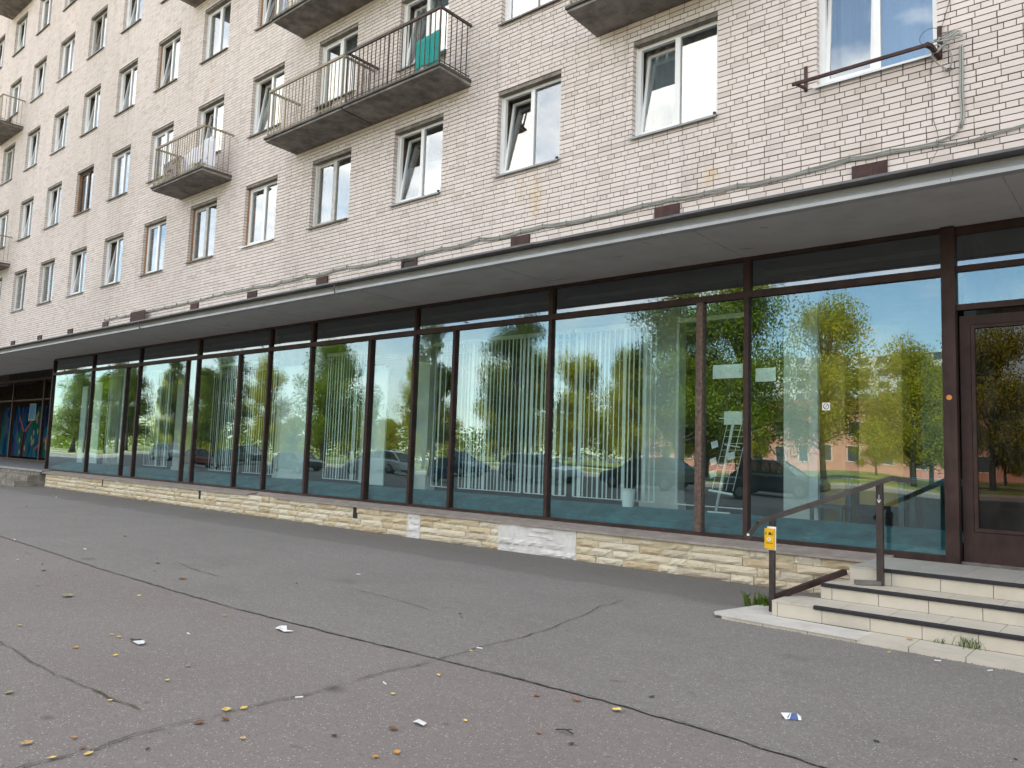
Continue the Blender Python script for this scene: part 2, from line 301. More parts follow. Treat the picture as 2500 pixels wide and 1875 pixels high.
# ------------------------------------------------------------------ mesh helpers
class MB:
    def __init__(s): s.v = []; s.f = []
    def quad(s, a, b, c, d):
        n = len(s.v); s.v += [a, b, c, d]; s.f.append((n, n+1, n+2, n+3)); return s
    def box(s, x0, x1, y0, y1, z0, z1, back=True):
        n = len(s.v)
        s.v += [(x0, y0, z0), (x1, y0, z0), (x1, y1, z0), (x0, y1, z0), (x0, y0, z1), (x1, y0, z1), (x1, y1, z1), (x0, y1, z1)]
        s.f += [(n, n+3, n+2, n+1), (n+4, n+5, n+6, n+7), (n, n+1, n+5, n+4), (n+1, n+2, n+6, n+5), (n+3, n, n+4, n+7)]
        if back: s.f.append((n+2, n+3, n+7, n+6))
        return s
    def prism(s, poly, z0, z1):                       # horizontal outline raised from z0 to z1
        n = len(s.v); k = len(poly)
        s.v += [(x, y, z0) for x, y in poly] + [(x, y, z1) for x, y in poly]
        s.f.append(tuple(range(n+k-1, n-1, -1))); s.f.append(tuple(range(n+k, n+2*k)))
        for i in range(k): j = (i+1) % k; s.f.append((n+i, n+j, n+k+j, n+k+i))
        return s
    def xprism(s, poly, x0, x1):                      # outline in y,z run along x
        n = len(s.v); k = len(poly)
        s.v += [(x0, y, z) for y, z in poly] + [(x1, y, z) for y, z in poly]
        s.f.append(tuple(range(n, n+k))); s.f.append(tuple(range(n+2*k-1, n+k-1, -1)))
        for i in range(k): j = (i+1) % k; s.f.append((n+j, n+i, n+k+i, n+k+j))
        return s
    def yprism(s, poly, y0, y1):                      # outline in x,z run along y
        n = len(s.v); k = len(poly)
        s.v += [(x, y0, z) for x, z in poly] + [(x, y1, z) for x, z in poly]
        s.f.append(tuple(range(n, n+k))); s.f.append(tuple(range(n+2*k-1, n+k-1, -1)))
        for i in range(k): j = (i+1) % k; s.f.append((n+j, n+i, n+k+i, n+k+j))
        return s
    def tube(s, pts, rad, n=8, cap=True):
        pts = [Vector(p) for p in pts]; rr = rad if isinstance(rad, (list, tuple)) else [rad]*len(pts)
        base = len(s.v); ref = None
        for i, p in enumerate(pts):
            d = (pts[min(i+1, len(pts)-1)] - pts[max(i-1, 0)]).normalized()
            if ref is None: ref = Vector((0, 0, 1)) if abs(d.z) < .9 else Vector((1, 0, 0))
            a = d.cross(ref).normalized(); b = d.cross(a).normalized(); ref = -b if False else ref
            for q in range(n):
                t = 2*math.pi*(q+.5)/n; s.v.append(tuple(p + a*math.cos(t)*rr[i] + b*math.sin(t)*rr[i]))
        for i in range(len(pts)-1):
            for q in range(n):
                w = (q+1) % n; A = base+i*n
                s.f.append((A+q, A+n+q, A+n+w, A+w))
        if cap:
            s.f.append(tuple(base+q for q in range(n))); e = base+(len(pts)-1)*n; s.f.append(tuple(e+q for q in range(n-1, -1, -1)))
        return s
    def bar(s, p, q, w, h=None):                      # rectangular bar from p to q
        p, q = Vector(p), Vector(q); h = h or w; d = (q-p).normalized()
        a = d.cross(Vector((0, 0, 1)) if abs(d.z) < .95 else Vector((0, 1, 0))).normalized()*w/2; b = a.cross(d).normalized()*h/2
        n = len(s.v)
        for c in (p, q): s.v += [tuple(c-a-b), tuple(c+a-b), tuple(c+a+b), tuple(c-a+b)]
        s.f += [(n+3, n+2, n+1, n), (n+4, n+5, n+6, n+7)]
        for i in range(4): j = (i+1) % 4; s.f.append((n+i, n+j, n+4+j, n+4+i))
        return s
    def mesh(s, name, M, smooth=False):
        me = bpy.data.meshes.new(name); me.from_pydata(s.v, [], s.f); me.materials.append(M)
        if smooth: me.shade_smooth()
        me.update(); return me
    def build(s, name, M, parent=None, smooth=False, loc=None):
        return link(name, s.mesh(name, M, smooth), parent, loc)
def link(name, data, parent=None, loc=None, rot=None):
    o = bpy.data.objects.new(name, data); COL.objects.link(o)
    if parent: o.parent = parent
    if loc: o.location = loc
    if rot: o.rotation_euler = rot
    return o
def tag(o, label=None, cat=None, group=None, kind=None):
    for k, v in (('label', label), ('category', cat), ('group', group), ('kind', kind)):
        if v: o[k] = v
    return o
def thing(name, label, cat, loc=(0, 0, 0), group=None, rz=0):
    o = link(name, None, None, loc); o.rotation_euler = (0, 0, rz); return tag(o, label, cat, group)
def struct(o): return tag(o, kind='structure')

# ------------------------------------------------------------------ ground
g = MB(); g.quad((-400, -400, 0), (400, -400, 0), (400, 400, 0), (-400, 400, 0))
ground = struct(g.build('ground', ASPH))
def strip(x0, x1, ylo, yhi, jit, z, step=.35):
    b = MB(); x = x0; prev = None
    while x < x1+1e-6:
        cur = ((x, ylo + random.uniform(-jit, jit), z), (x, yhi, z))
        if prev: b.quad(prev[0], cur[0], cur[1], prev[1])
        prev = cur; x += step
    return b
SEAM = [(-60, 3.95), (-22, 3.95), (-13.4, 3.93), (-9, 3.78), (-7.8, 3.76), (-5.9, 3.78), (-4.57, 3.85), (-3.9, 3.9), (-3.0, 3.95), (-2.4, 3.98), (-1.6, 3.93), (-1.2, 3.9), (14, 3.9)]
pv_ = MB()
for (ax, ay), (bx, by) in zip(SEAM[:-1], SEAM[1:]): pv_.quad((ax, ay, .004), (bx, by, .004), (bx, 9.2, .004), (ax, 9.2, .004))
struct(pv_.build('asphalt_pavement', ASPH2))
def crack(pts, w, M, z, name='crack', jit=.02, sub=14):
    b = MB(); fine = []
    for (ax, ay), (bx, by) in zip(pts[:-1], pts[1:]):
        n = max(2, int(math.hypot(bx-ax, by-ay)*sub))
        for i in range(n): fine.append((ax+(bx-ax)*i/n, ay+(by-ay)*i/n))
    fine.append(pts[-1]); prev = None; drift = 0
    for i, (x, y) in enumerate(fine):
        drift = drift*.8 + random.uniform(-jit, jit)*.6
        nx, ny = (fine[min(i+1, len(fine)-1)][0]-fine[max(i-1, 0)][0], fine[min(i+1, len(fine)-1)][1]-fine[max(i-1, 0)][1])
        l = math.hypot(nx, ny) or 1; px, py = -ny/l, nx/l; ww = w*random.uniform(.2, 1.2)/2
        cur = ((x+px*(drift-ww), y+py*(drift-ww), z), (x+px*(drift+ww), y+py*(drift+ww), z))
        if prev: b.quad(prev[0], cur[0], cur[1], prev[1])
        prev = cur
    return b.build(name, M, ground)
crack([(-22, 3.95), (-13.4, 3.93), (-9, 3.78), (-7.8, 3.76), (-5.9, 3.78), (-4.57, 3.85)], .032, SEAL, .0095, 'seam', .012)
crack([(-4.57, 3.85), (-3.9, 3.9), (-3.0, 3.95)], .016, CRACK, .0095, 'seam', .012)
crack([(-3.0, 3.95), (-2.4, 3.98), (-1.6, 3.93), (-1.2, 3.9), (3, 3.9)], .036, SEAL, .0095, 'seam', .010)
crack([(-3.7, .4), (-3.86, 1.33), (-3.91, 1.9), (-3.89, 2.5), (-3.88, 2.9), (-3.92, 3.5), (-3.91, 3.9), (-3.94, 4.6), (-4.0, 5.2), (-4.1, 5.8), (-4.25, 6.4), (-4.27, 6.85)], .012, CRACK, .0098, 'crack', .03)
crack([(-9.5, 1.95), (-7.0, 1.96), (-5.71, 1.92), (-5.2, 1.93)], .013, CRACK, .0090, 'crack', .02)
crack([(-5.2, 1.93), (-4.57, 1.95), (-4.25, 1.99)], .012, MOSS, .0090, 'crack', .02)
crack([(-9.2, 4.6), (-8.5, 4.55), (-7.9, 4.5)], .012, CRACK, .0098, 'crack', .03)
crack([(-6.6, 5.1), (-5.8, 5.15), (-5.2, 5.05)], .010, CRACK, .0098, 'crack', .03)

# ------------------------------------------------------------------ the apartment block
YW = 10.52                                            # face of the brick wall
PIT, FH, WW, WH, ZS, XR = 3.0, 3.0196, 1.505, 1.678, 6.685, -2.10
bld = thing('apartment_building', 'cream brick apartment block with balconies above a long glazed shopfront', 'building', (-12, YW, 0))
def B(mb, name, M, smooth=False):                     # a part of the block, built in world coordinates
    o = mb.build(name, M, bld, smooth); o.matrix_parent_inverse = Matrix.Translation((12, -YW, 0)); return o
def P(name, data, parent=bld, loc=(0, 0, 0), rot=None):
    o = link(name, data, parent, loc, rot)
    if parent is bld: o.matrix_parent_inverse = Matrix.Translation((12, -YW, 0))
    return o
ROWS, I0, I1 = 6, -3, 16
DOORS = {(1, 6): 'L', (3, 6): 'L', (5, 6): 'L', (1, 4): 'L', (1, 3): 'R', (2, 4): 'L', (2, 3): 'R', (4, 4): 'L', (4, 3): 'R', (1, 1): 'L', (3, 1): 'L', (1, 12): 'L', (3, 12): 'L', (5, 12): 'L'}
openings = []
for r in range(ROWS):
    for i in range(I0, I1):
        xr = XR - PIT*i; zs = ZS + FH*r
        openings.append((xr-WW, xr, zs, zs+WH))
        d = DOORS.get((r, i))
        if d == 'L': openings.append((xr-WW, xr-WW+.66, zs-.84, zs))
        if d == 'R': openings.append((xr-.66, xr, zs-.84, zs))
BX0, BX1, BZ0, BZ1 = -50.0, 8.0, 4.25, 24.0
def free(z0, z1):
    blk = sorted((a, b) for a, b, c, d in openings if c < z1-.01 and d > z0+.01)
    res = []; x = BX0
    for a, b in blk:
        if a > x: res.append((x, a))
        x = max(x, b)
    if x < BX1: res.append((x, BX1))
    return res
# mortar core with the openings left free
zb = sorted({BZ0, BZ1} | {round(c, 4) for o in openings for c in o[2:]})
core = MB()
for z0, z1 in zip(zb[:-1], zb[1:]):
    if z1-z0 < .001: continue
    for a, b in free(z0, z1): core.box(a+(.012 if a > BX0 else 0), b-(.012 if b < BX1 else 0), YW+.011, YW+.40, z0, z1)
B(core, 'mortar', MORTAR)
# bricks: three stacked stretcher courses, then a course of headers
MO, CH, BH, JT = .2644, FH/36, .0690, .0105
bricks = []
n0 = int(math.floor((BZ0-ZS)/CH)); n1 = int((BZ1-ZS)/CH)
for n in range(n0, n1):
    z0 = ZS + n*CH; hd = (n % 4 == 1); step = MO/2 if hd else MO; ph = -2.24 + (MO/4 if hd else 0) + (0.03 if (n//4) % 3 == 1 else 0)
    for a, b in free(z0+.01, z0+CH-.01):
        k = math.floor((a-ph)/step); cuts = [a]
        while True:
            k += 1; x = ph + k*step
            if x >= b-.05: break
            if x > a+.05: cuts.append(x + random.uniform(-.002, .002))
        cuts.append(b)
        for q in range(len(cuts)-1):
            x0 = cuts[q] + (JT/2 if q else (0 if a > BX0 else 0)); x1 = cuts[q+1] - (JT/2 if q < len(cuts)-2 else 0)
            edge = (q == 0 and a > BX0) or (q == len(cuts)-2 and b < BX1)
            bricks.append((x0, x1, z0+.0075+random.uniform(-.0016, .0016), edge))
camv = Vector((0, 0, CAM_Z))
def screen(p):
    d = Vector(p) - camv; z = d.dot(fw)
    if z <= 0: return None
    return (.5 + d.dot(r2)/z*cam.lens/36, .5 - d.dot(u2)/z*cam.lens/36*4/3)
cand = []
for idx, (x0, x1, z, e) in enumerate(bricks):
    if x0 > -9 and z < 11.5 and z > 5.0:
        s = screen(((x0+x1)/2, YW, z+BH/2))
        if s and -.01 < s[0] < 1.01 and -.01 < s[1] < 1.01: cand.append(((x1-x0)/((Vector(((x0+x1)/2, YW, z))-camv).length), idx))
cand.sort(reverse=True); single = {i for _, i in cand[:300]}
rest = MB(); shared = {}
for idx, (x0, x1, z, e) in enumerate(bricks):
    y0 = YW + random.uniform(-.0015, .0025); y1 = YW + (.145 if e else .03)
    if idx in single:
        w = round(x1-x0, 2); key = (w, e)
        if key not in shared: shared[key] = MB().box(-w/2, w/2, 0, y1-YW, 0, BH).mesh('brick', BRICK)
        P('brick', shared[key], loc=((x0+x1)/2, y0, z))
    else: rest.box(x0, x1, y0, y1, z, z+BH, back=False)
tag(B(rest, 'brick_field', BRICK), kind='stuff')
# body of the block round and behind the brick facade
shell = MB()
shell.box(BX1, 30, YW, YW+.4, 4.25, 31).box(-85, BX0, YW, YW+.4, 4.25, 31).box(BX0, BX1, YW, YW+.4, BZ1, 31)
shell.box(-85, 30, 24, 24.4, 0, 31).box(-85.4, -85, YW, 24.4, 0, 31).box(30, 30.4, YW, 24.4, 0, 31)
B(shell, 'outer_wall', FARBRICK)
B(MB().box(-85.3, 30.3, YW+.1, 24.3, 31.01, 31.4), 'roof', FLASH)
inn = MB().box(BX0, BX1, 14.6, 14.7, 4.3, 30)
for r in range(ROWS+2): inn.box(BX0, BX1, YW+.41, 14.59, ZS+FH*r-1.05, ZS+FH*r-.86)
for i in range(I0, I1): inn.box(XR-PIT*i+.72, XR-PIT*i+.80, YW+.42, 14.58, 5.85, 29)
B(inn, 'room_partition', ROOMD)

# windows ----------------------------------------------------------
def ring(b, x0, x1, z0, z1, t, y0, y1):
    b.box(x0, x0+t, y0, y1, z0, z1).box(x1-t, x1, y0, y1, z0, z1).box(x0+t, x1-t, y0, y1, z0, z0+t).box(x0+t, x1-t, y0, y1, z1-t, z1); return b
FY = .14                                              # reveal depth
def win_meshes(M, tagname):
    f = ring(MB(), -WW+.02, -.02, .03, WH-.07, .055, FY, FY+.07)
    f.box(-WW/2-.045, -WW/2+.045, FY-.004, FY+.066, .085, WH-.125)
    sash = ring(MB(), 0, WW/2-.115, 0, WH-.20, .05, -.012, .045)
    return f.mesh('window_'+tagname, M), sash.mesh('sash_'+tagname, M)
WM = {k: win_meshes(v, k) for k, v in (('white', PVC), ('grey', PVCG), ('old', OLDWOOD))}
sashglass = MB().box(.045, WW/2-.16, .012, .018, .045, WH-.245).mesh('pane', WING)
fixglass = MB().box(-WW/2+.04, -.07, FY+.03, FY+.036, .08, WH-.12).mesh('pane', WING)
jamb = [MB().box(a, c, FY-.03, FY+.10, .0, WH).mesh('jamb_plaster', PVC) for a, c in ((-WW-.006, -WW+.0195), (-.0195, .006))]
jambf = [MB().box(a, c, FY-.05, FY+.10, .0, WH).mesh('jamb_foam', FOAM) for a, c in ((-WW-.006, -WW+.0195), (-.0195, .006))]
lint = MB().box(-WW-.004, .004, .02, FY+.3, WH-.069, WH+.010).mesh('lintel', LINTEL)
def sillmesh(M): return MB().xprism([(-.055, -.012), (FY+.02, .03), (FY+.02, .038), (-.055, -.004), (-.063, -.004), (-.063, -.035), (-.055, -.035)], -WW-.03, .012).mesh('sill', M)
SILLS = [sillmesh(SILLG), sillmesh(SILLB), sillmesh(SILLW)]
def curtmesh(x0, x1, z0, z1, M, amp=.03):
    b = MB(); n = 36; prev = None; ph = random.random()*6
    for q in range(n+1):
        x = x0+(x1-x0)*q/n; y = FY+.24 + amp*math.sin(q*1.35+ph) + .3*amp*math.sin(q*3.1)
        cur = ((x, y, z0), (x, y, z1))
        if prev: b.quad(prev[0], cur[0], cur[1], prev[1])
        prev = cur
    return b.mesh('curtain', M, True)
CURT = [curtmesh(-WW+.02, -.02, 0, WH, CURTW, .025), curtmesh(-WW+.02, -WW*.62, 0, WH, CURTW), curtmesh(-WW*.38, -.02, 0, WH, CURTC), curtmesh(-WW+.02, -.02, 0, WH, CURTC, .02), curtmesh(-WW+.02, -.02, 0, WH*.55, CURTW, .02)]
BOXB = MB().box(-.035, .0, -.06, -.015, -.012, .04).mesh('sill_cap', BLACKP)
TILT = {(0, 0): .6, (0, 1): 1, (0, 2): 1, (0, 3): 1, (0, 4): 0, (0, 5): 0, (0, 6): 0, (0, 7): 0, (0, 8): 1, (0, 9): 1, (0, 10): 0, (0, 11): 0,
        (1, 5): 1, (1, 6): 1, (1, 7): 0, (1, 8): 0, (1, 9): 0, (1, 10): 1, (1, 11): 1, (2, 7): 1, (2, 8): 1, (2, 9): 1, (2, 10): 1, (2, 6): 0, (3, 8): 1, (3, 9): 1, (3, 10): 0, (3, 11): 1}
STY = {(1, 9): 'old', (0, 4): 'grey', (0, 6): 'grey', (0, 5): 'white', (2, 12): 'grey'}
FOAMED = {(0, 5), (0, 6), (0, 7), (2, 7), (1, 9), (2, 5)}
SILLT = {(0, 0): 2, (0, 1): 0, (0, 2): 0, (0, 3): 0, (0, 4): 1, (0, 5): 2}
CURTT = {(0, 0): 0, (0, 1): 0, (0, 2): None, (0, 3): 4, (0, 4): 3, (0, 5): None, (0, 6): None, (1, 4): 0, (1, 3): 0, (1, 6): 0, (1, 7): 0, (2, 6): 0}
rw = random.Random(3)
for r in range(ROWS):
    for i in range(I0, I1):
        xr = XR - PIT*i; zs = ZS + FH*r; key = (r, i)
        st = STY.get(key, 'white' if rw.random() < .9 else 'grey'); wf, ws = WM[st]
        w = P('window', wf, loc=(xr, YW, zs))
        tl = TILT.get(key, 1 if rw.random() < .55 else 0); dd = DOORS.get(key)
        if dd == 'L': tl = max(tl, .5) if key == (1, 6) else 0
        sx = -WW+.075; a = -R(8.2)*tl
        s = P('sash', ws, w, (sx, FY+.012, .085), (a, 0, 0)); P('pane', sashglass, w, (sx, FY+.012, .085), (a, 0, 0))
        P('pane', fixglass, w)
        for jm in (jambf if key in FOAMED else jamb): P('jamb_lining', jm, w)
        P('lintel_soffit', lint, w)
        sk = SILLT.get(key, rw.choice([0, 1, 1, 1])); P('sill', SILLS[sk], w)
        if key in ((0, 1), (0, 2), (0, 3)): P('sill_cap', BOXB, w)
        ck = CURTT.get(key, rw.choice([None, 0, 0, 1, 2, 3, 4, None]))
        if ck is not None: P('curtain', CURT[ck], w)
        if dd:
            dx0 = -WW+.02 if dd == 'L' else -.64
            dm = ring(MB(), dx0, dx0+.62, -.82, .03, .07, FY, FY+.07).box(dx0+.07, dx0+.55, FY+.015, FY+.05, -.75, -.04)
            dm.build('balcony_door_panel', PVC, w)

# balconies ---------------------------------------------------------
YF = 9.62
def balcony(x0, x1, row, style, sides='LR', towel=False):
    zb_ = 8.72 + FH*(row-1); zt = zb_+.10; M = RAILDARK if style == 'dark' else RAILOLD
    slab = MB(); nseg = 14; prev = None
    slab.xprism([(YF+.04, zb_+.012), (YW+.1, zb_-.02), (YW+.1, zt), (YF+.04, zt)], x0+.02, x1-.02)
    sl = B(slab, 'balcony', SLABC)
    e = MB().xprism([(YF, zt-.035), (YF+.04, zt-.045), (YF+.04, zt+.012), (YF, zt+.006)], x0, x1)
    e.box(x0, x0+.019, YF+.041, YW-.002, zt-.04, zt+.010).box(x1-.019, x1, YF+.041, YW-.002, zt-.04, zt+.010)
    def C(mb, nm, MM):
        o = mb.build(nm, MM, sl); return o
    C(e, 'edge_flashing', SLABD)
    zr = zt+1.13; xa, xb, yr = x0+.07, x1-.07, YF+.06
    C(MB().box(xa-.02, xb+.02, yr-.022, yr+.022, zr, zr+.055), 'handrail', M)
    C(MB().box(xa-.02, xa+.02, yr+.023, YW, zr+.002, zr+.052), 'handrail', M)
    C(MB().box(xb-.02, xb+.02, yr+.023, YW, zr+.002, zr+.052), 'handrail', M)
    lr = MB().box(xa-.006, xb+.006, yr-.006, yr+.006, zt+.09, zt+.105); lr.box(xa-.006, xa+.006, yr+.007, YW, zt+.09, zt+.105).box(xb-.006, xb+.006, yr+.007, YW, zt+.09, zt+.105)
    C(lr, 'lower_rail', M)
    bm = MB().bar((0, 0, zt-.01), (0, 0, zr-.001), .015).mesh('baluster', M); bp = MB().bar((0, 0, zt-.02), (0, 0, zr-.001), .028).mesh('rail_post', M)
    n = int(round((xb-xa)/.135))
    for q in range(n+1):
        x = xa+(xb-xa)*q/n; main = q in (0, n, n//2)
        P('rail_post' if main else 'baluster', bp if main else bm, sl, (x + (0 if main else random.uniform(-.006, .006)), yr-.0005*q/n, 0))
    for x in (xa, xb):
        for q in range(1, 6): P('baluster', bm, sl, (x, yr + .148*q, 0))
    return sl
balcony(-16.36, -13.365, 1, 'old'); balcony(-13.355, -10.34, 1, 'dark'); balcony(-22.31, -19.37, 1, 'old')
balcony(-16.36, -13.365, 2, 'old'); balcony(-13.355, -10.34, 2, 'dark'); balcony(-7.375, -4.37, 1, 'old')
balcony(-22.31, -19.37, 3, 'old'); balcony(-40.3, -37.25, 1, 'old'); balcony(-40.3, -37.25, 3, 'old'); balcony(-40.3, -37.25, 5, 'old')

# vent covers over the canopy ----------------------------------------
for k in range(-1, 13):
    xa = -3.14 - 3.0*k
    if k == 7:
        o = B(MB().box(-24.72, -23.70, YW-.16, YW-.142, 5.02, 5.50), 'vent_cover', RUST); continue
    if k == 3:
        v = MB().box(xa-.02, xa+.03, YW-.03, YW-.003, 5.0, 5.43).box(xa+.40, xa+.46, YW-.03, YW-.003, 5.0, 5.43).box(xa+.031, xa+.399, YW-.03, YW-.003, 5.38, 5.43)
        B(v, 'vent_frame', RUST); B(MB().box(xa+.031, xa+.399, YW-.012, YW-.004, 5.0, 5.379), 'vent_opening', BLACKP); continue
    B(MB().box(xa, xa+.44, YW-.03, YW-.003, 4.95, 5.43).box(xa+.41, xa+.432, YW-.036, YW-.0305, 5.0, 5.42), 'vent_cover', RUST)

# canopy ----------------------------------------------------------------
CX0, CX1, YE = -70, 12, 7.79
can = B(MB().xprism([(YE+.08, 4.062), (YW-.01, 4.062), (YW-.01, 4.22), (YE+.08, 4.20)], CX0, CX1), 'canopy', SOFFIT)
fa = MB(); x = CX0
while x < CX1:
    w = 2.98
    fa.xprism([(YE-.030, 4.053), (YE+.079, 4.053), (YE+.079, 4.205), (YE+.060, 4.205), (YE+.055, 4.155), (YE+.030, 4.125), (YE-.022, 4.095), (YE-.030, 4.080)], x, x+w-.004); x += w
fa.build('fascia', FASCIA, can)
fl = MB(); x = CX0+1.1
while x < CX1:
    w = 2.02; j = random.uniform(-.004, .004)
    fl.xprism([(YE-.105, 4.208+j), (YW-.02, 4.235), (YW-.02, 4.242), (YE-.105, 4.226+j), (YE-.112, 4.226+j), (YE-.114, 4.200+j), (YE-.105, 4.200+j)], x, x+w-.003); x += w
fl.build('flashing', FLASH, can)
for cx in (-17.9, -10.6):
    MB().tube([(cx, YE-.07, 4.20), (cx-.02, YE-.075, 4.12), (cx, YE-.05, 4.03), (cx+.10, YE-.03, 4.02)], .012, 6).build('hanging_wire', WIRE, can)
for (cx, cy, ln, an) in ((-7.5, 8.55, .22, .5), (-4.8, 8.0, .28, 1.1), (-5.4, 8.35, .12, .2), (-3.4, 8.2, .10, .3), (-11.9, 8.9, .20, .1), (-6.9, 9.0, .5, .05), (-15.6, 8.6, .35, -.2), (-3.9, 8.9, .2, .2), (-9.3, 8.7, .1, .4)):
    b = MB(); pv = None
    for q in range(9):
        t = q/8-.5; ww = .009*(1-abs(t)*1.6)+.002; px = cx+math.cos(an)*ln*t+random.uniform(-.008, .008); py = cy+math.sin(an)*ln*t+random.uniform(-.01, .01)
        cur = ((px, py-ww, 4.0595), (px, py+ww, 4.0595))
        if pv: b.quad(pv[0], pv[1], cur[1], cur[0])
        pv = cur
    b.build('paint_flake', WIRE, can)

for q in range(16):
    xj = -34.3 + q*3.02; MB().box(xj, xj+.007, YE+.085, 9.24, 4.0575, 4.0615).build('soffit_joint', CLIPD, can)
# shopfront -----------------------------------------------------------------
YG = 9.30; ZB, ZT, ZTOP = .505, 3.57, 4.06
XL = -27.53
shop = B(MB().box(XL, -1.80, YG-.035, YG+.06, ZB-.045, ZB+.028).box(XL, -1.80, YG-.045, YG+.055, 3.527, 3.613).box(XL, -1.80, YG-.03, YG+.05, ZTOP-.045, ZTOP+.001), 'shopfront', BROWN)
def mull(x, w, z0, z1, M=BROWN, dy=.05): MB().box(x-w/2, x+w/2, YG-dy, YG+.065, z0, z1).build('mullion', M, shop)
main = [-24.38, -21.27, -18.07, -14.94, -13.39, -10.26, -7.20, -4.06]
sec = [(-22.03, .055, BROWN), (-18.61, .055, BROWN), (-16.15, .06, BROWN), (-11.50, .08, BROWN), (-9.26, .06, BROWN), (-4.70, .09, WOODOLD)]
for x in main:
    mull(x, .06, ZB+.029, 3.526); mull(x, .085 if x in (-18.07, -13.39, -7.20, -4.06) else .055, 3.614, ZTOP-.046, BROWN, .048)
for x, w, M in sec: mull(x, w, ZB+.029, 3.526, M, .058 if w > .07 else .05)
mull(-1.785, .13, .44, ZTOP-.002, BROWN, .075); mull(XL+.03, .06, ZB+.029, 3.526); mull(XL+.03, .06, 3.614, ZTOP-.046, BROWN, .048)
xs = sorted([XL] + main + [s[0] for s in sec] + [-1.80])
for a, b in zip(xs[:-1], xs[1:]): MB().box(a+.02, b-.02, YG, YG+.006, ZB+.02, 3.535).build('pane', SHOPG, shop)
xs = sorted([XL] + main + [-1.80])
for a, b in zip(xs[:-1], xs[1:]): MB().box(a+.03, b-.03, YG+.004, YG+.010, 3.605, ZTOP-.04).build('transom_pane', TRANG, shop)
for a, b in zip(xs[:-1], xs[1:]):
    for z in (3.70, 3.86): MB().box(a+.12, b-.12, YG+.22, YG+.26, z, z+.045).build('shutter_slat', SLATM, shop)
# glazed return at the far end and the recessed entrance there
MB().box(XL+.012, XL+.018, YG+.07, 11.6, ZB, ZTOP-.01).build('return_pane', DOORG, shop)
B(MB().box(-60, XL, 11.72, 11.80, .50, .62).box(-60, XL, 11.72, 11.80, 3.95, 4.06).box(-60, XL, 11.72, 11.80, 3.10, 3.17).box(-39.4, -39.28, 11.70, 11.82, .62, 3.949).box(-35.7, -35.55, 11.70, 11.82, .62, 3.949).box(-43.3, -43.2, 11.70, 11.82, .62, 3.949), 'recess_frame', BROWN)
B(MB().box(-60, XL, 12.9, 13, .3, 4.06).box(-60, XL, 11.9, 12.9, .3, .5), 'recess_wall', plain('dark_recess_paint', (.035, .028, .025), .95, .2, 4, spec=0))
# stone plinth
PGROUT = plain('plinth_mortar', (.40, .34, .25), .95, .3, 14, bs=.6, dirt=(.22, .18, .14))
plinth = B(MB().box(-26.55, -2.3, 9.005, 9.32, -.1, .425), 'plinth', PGROUT)
hs = [.0, .098, .205, .305, .418]
whites = [(-7.87, -6.42), (-9.92, -9.62)]; slots = [(-11.42, -11.30, .205, .418), (-17.06, -16.95, .205, .418), (-22.4, -22.32, .205, .418)]
rs = random.Random(11)
for ci in range(4):
    x = -26.58; fixed = sorted([v for w in whites for v in w] + [v for s in slots for v in s[:2] if s[2] <= hs[ci]+.001])
    while x < -2.42:
        w = rs.choice([.28, .36, .44, .52, .62, .70])*rs.uniform(.9, 1.1); nx = min(x+w, -2.40)
        for f in fixed:
            if x+.005 < f < nx+.12: nx = f; break
        if -2.40-nx < .15: nx = -2.40
        sl_ = any(s[0]-.01 < x < s[1]-.01 and s[2] <= hs[ci]+.001 for s in slots)
        if not sl_:
            z0, z1 = hs[ci]+.002+rs.uniform(0, .002), hs[ci+1]-.002-rs.uniform(0, .002); pr = rs.uniform(-.012, .014)
            wh = any(w_[0]-.01 <= x < w_[1]-.01 for w_ in whites)
            b = MB(); nxs, nzs = 5, 3; yf = 8.975+pr
            gx = [x+.002+(nx-x-.004)*q/nxs for q in range(nxs+1)]; gz = [z0+(z1-z0)*q/nzs for q in range(nzs+1)]
            idx = {}
            for jz, zz in enumerate(gz):
                for jx, xx in enumerate(gx):
                    ed = jx in (0, nxs) or jz in (0, nzs)
                    idx[(jx, jz)] = len(b.v); b.v.append((xx + (0 if jx in (0, nxs) else rs.uniform(-.012, .012)), yf + (.012 if ed else rs.uniform(-.012, .008)) + (rs.uniform(0, .008) if ed else 0), zz + rs.uniform(-.004, .004)*(jz in (0, nzs))))
            for jz in range(nzs):
                for jx in range(nxs): b.f.append((idx[(jx, jz)], idx[(jx+1, jz)], idx[(jx+1, jz+1)], idx[(jx, jz+1)]))
            k0 = len(b.v); b.v += [(gx[0], 9.03, z0), (gx[-1], 9.03, z0), (gx[-1], 9.03, z1), (gx[0], 9.03, z1)]
            top = [idx[(q, nzs)] for q in range(nxs+1)]; bot = [idx[(q, 0)] for q in range(nxs+1)]
            b.f.append(tuple(top+[k0+2, k0+3])); b.f.append(tuple(reversed([k0, k0+1][::1]+bot[::-1])))
            b.f.append(tuple([idx[(0, q)] for q in range(nzs, -1, -1)][::-1] + [k0+3, k0])); b.f.append(tuple([idx[(nxs, q)] for q in range(nzs+1)][::-1] + [k0+1, k0+2]))
            b.build('stone', WHITEST if wh else STONE, plinth)
        x = nx
for w_ in whites: MB().box(w_[0], w_[1], 8.982, 9.004, .002, .415).build('whitewash_coat', WHITEST, plinth)
for s in slots: MB().box(s[0], s[1], 8.995, 9.004, s[2], s[3]).build('drain_slot', BLACKP, plinth)
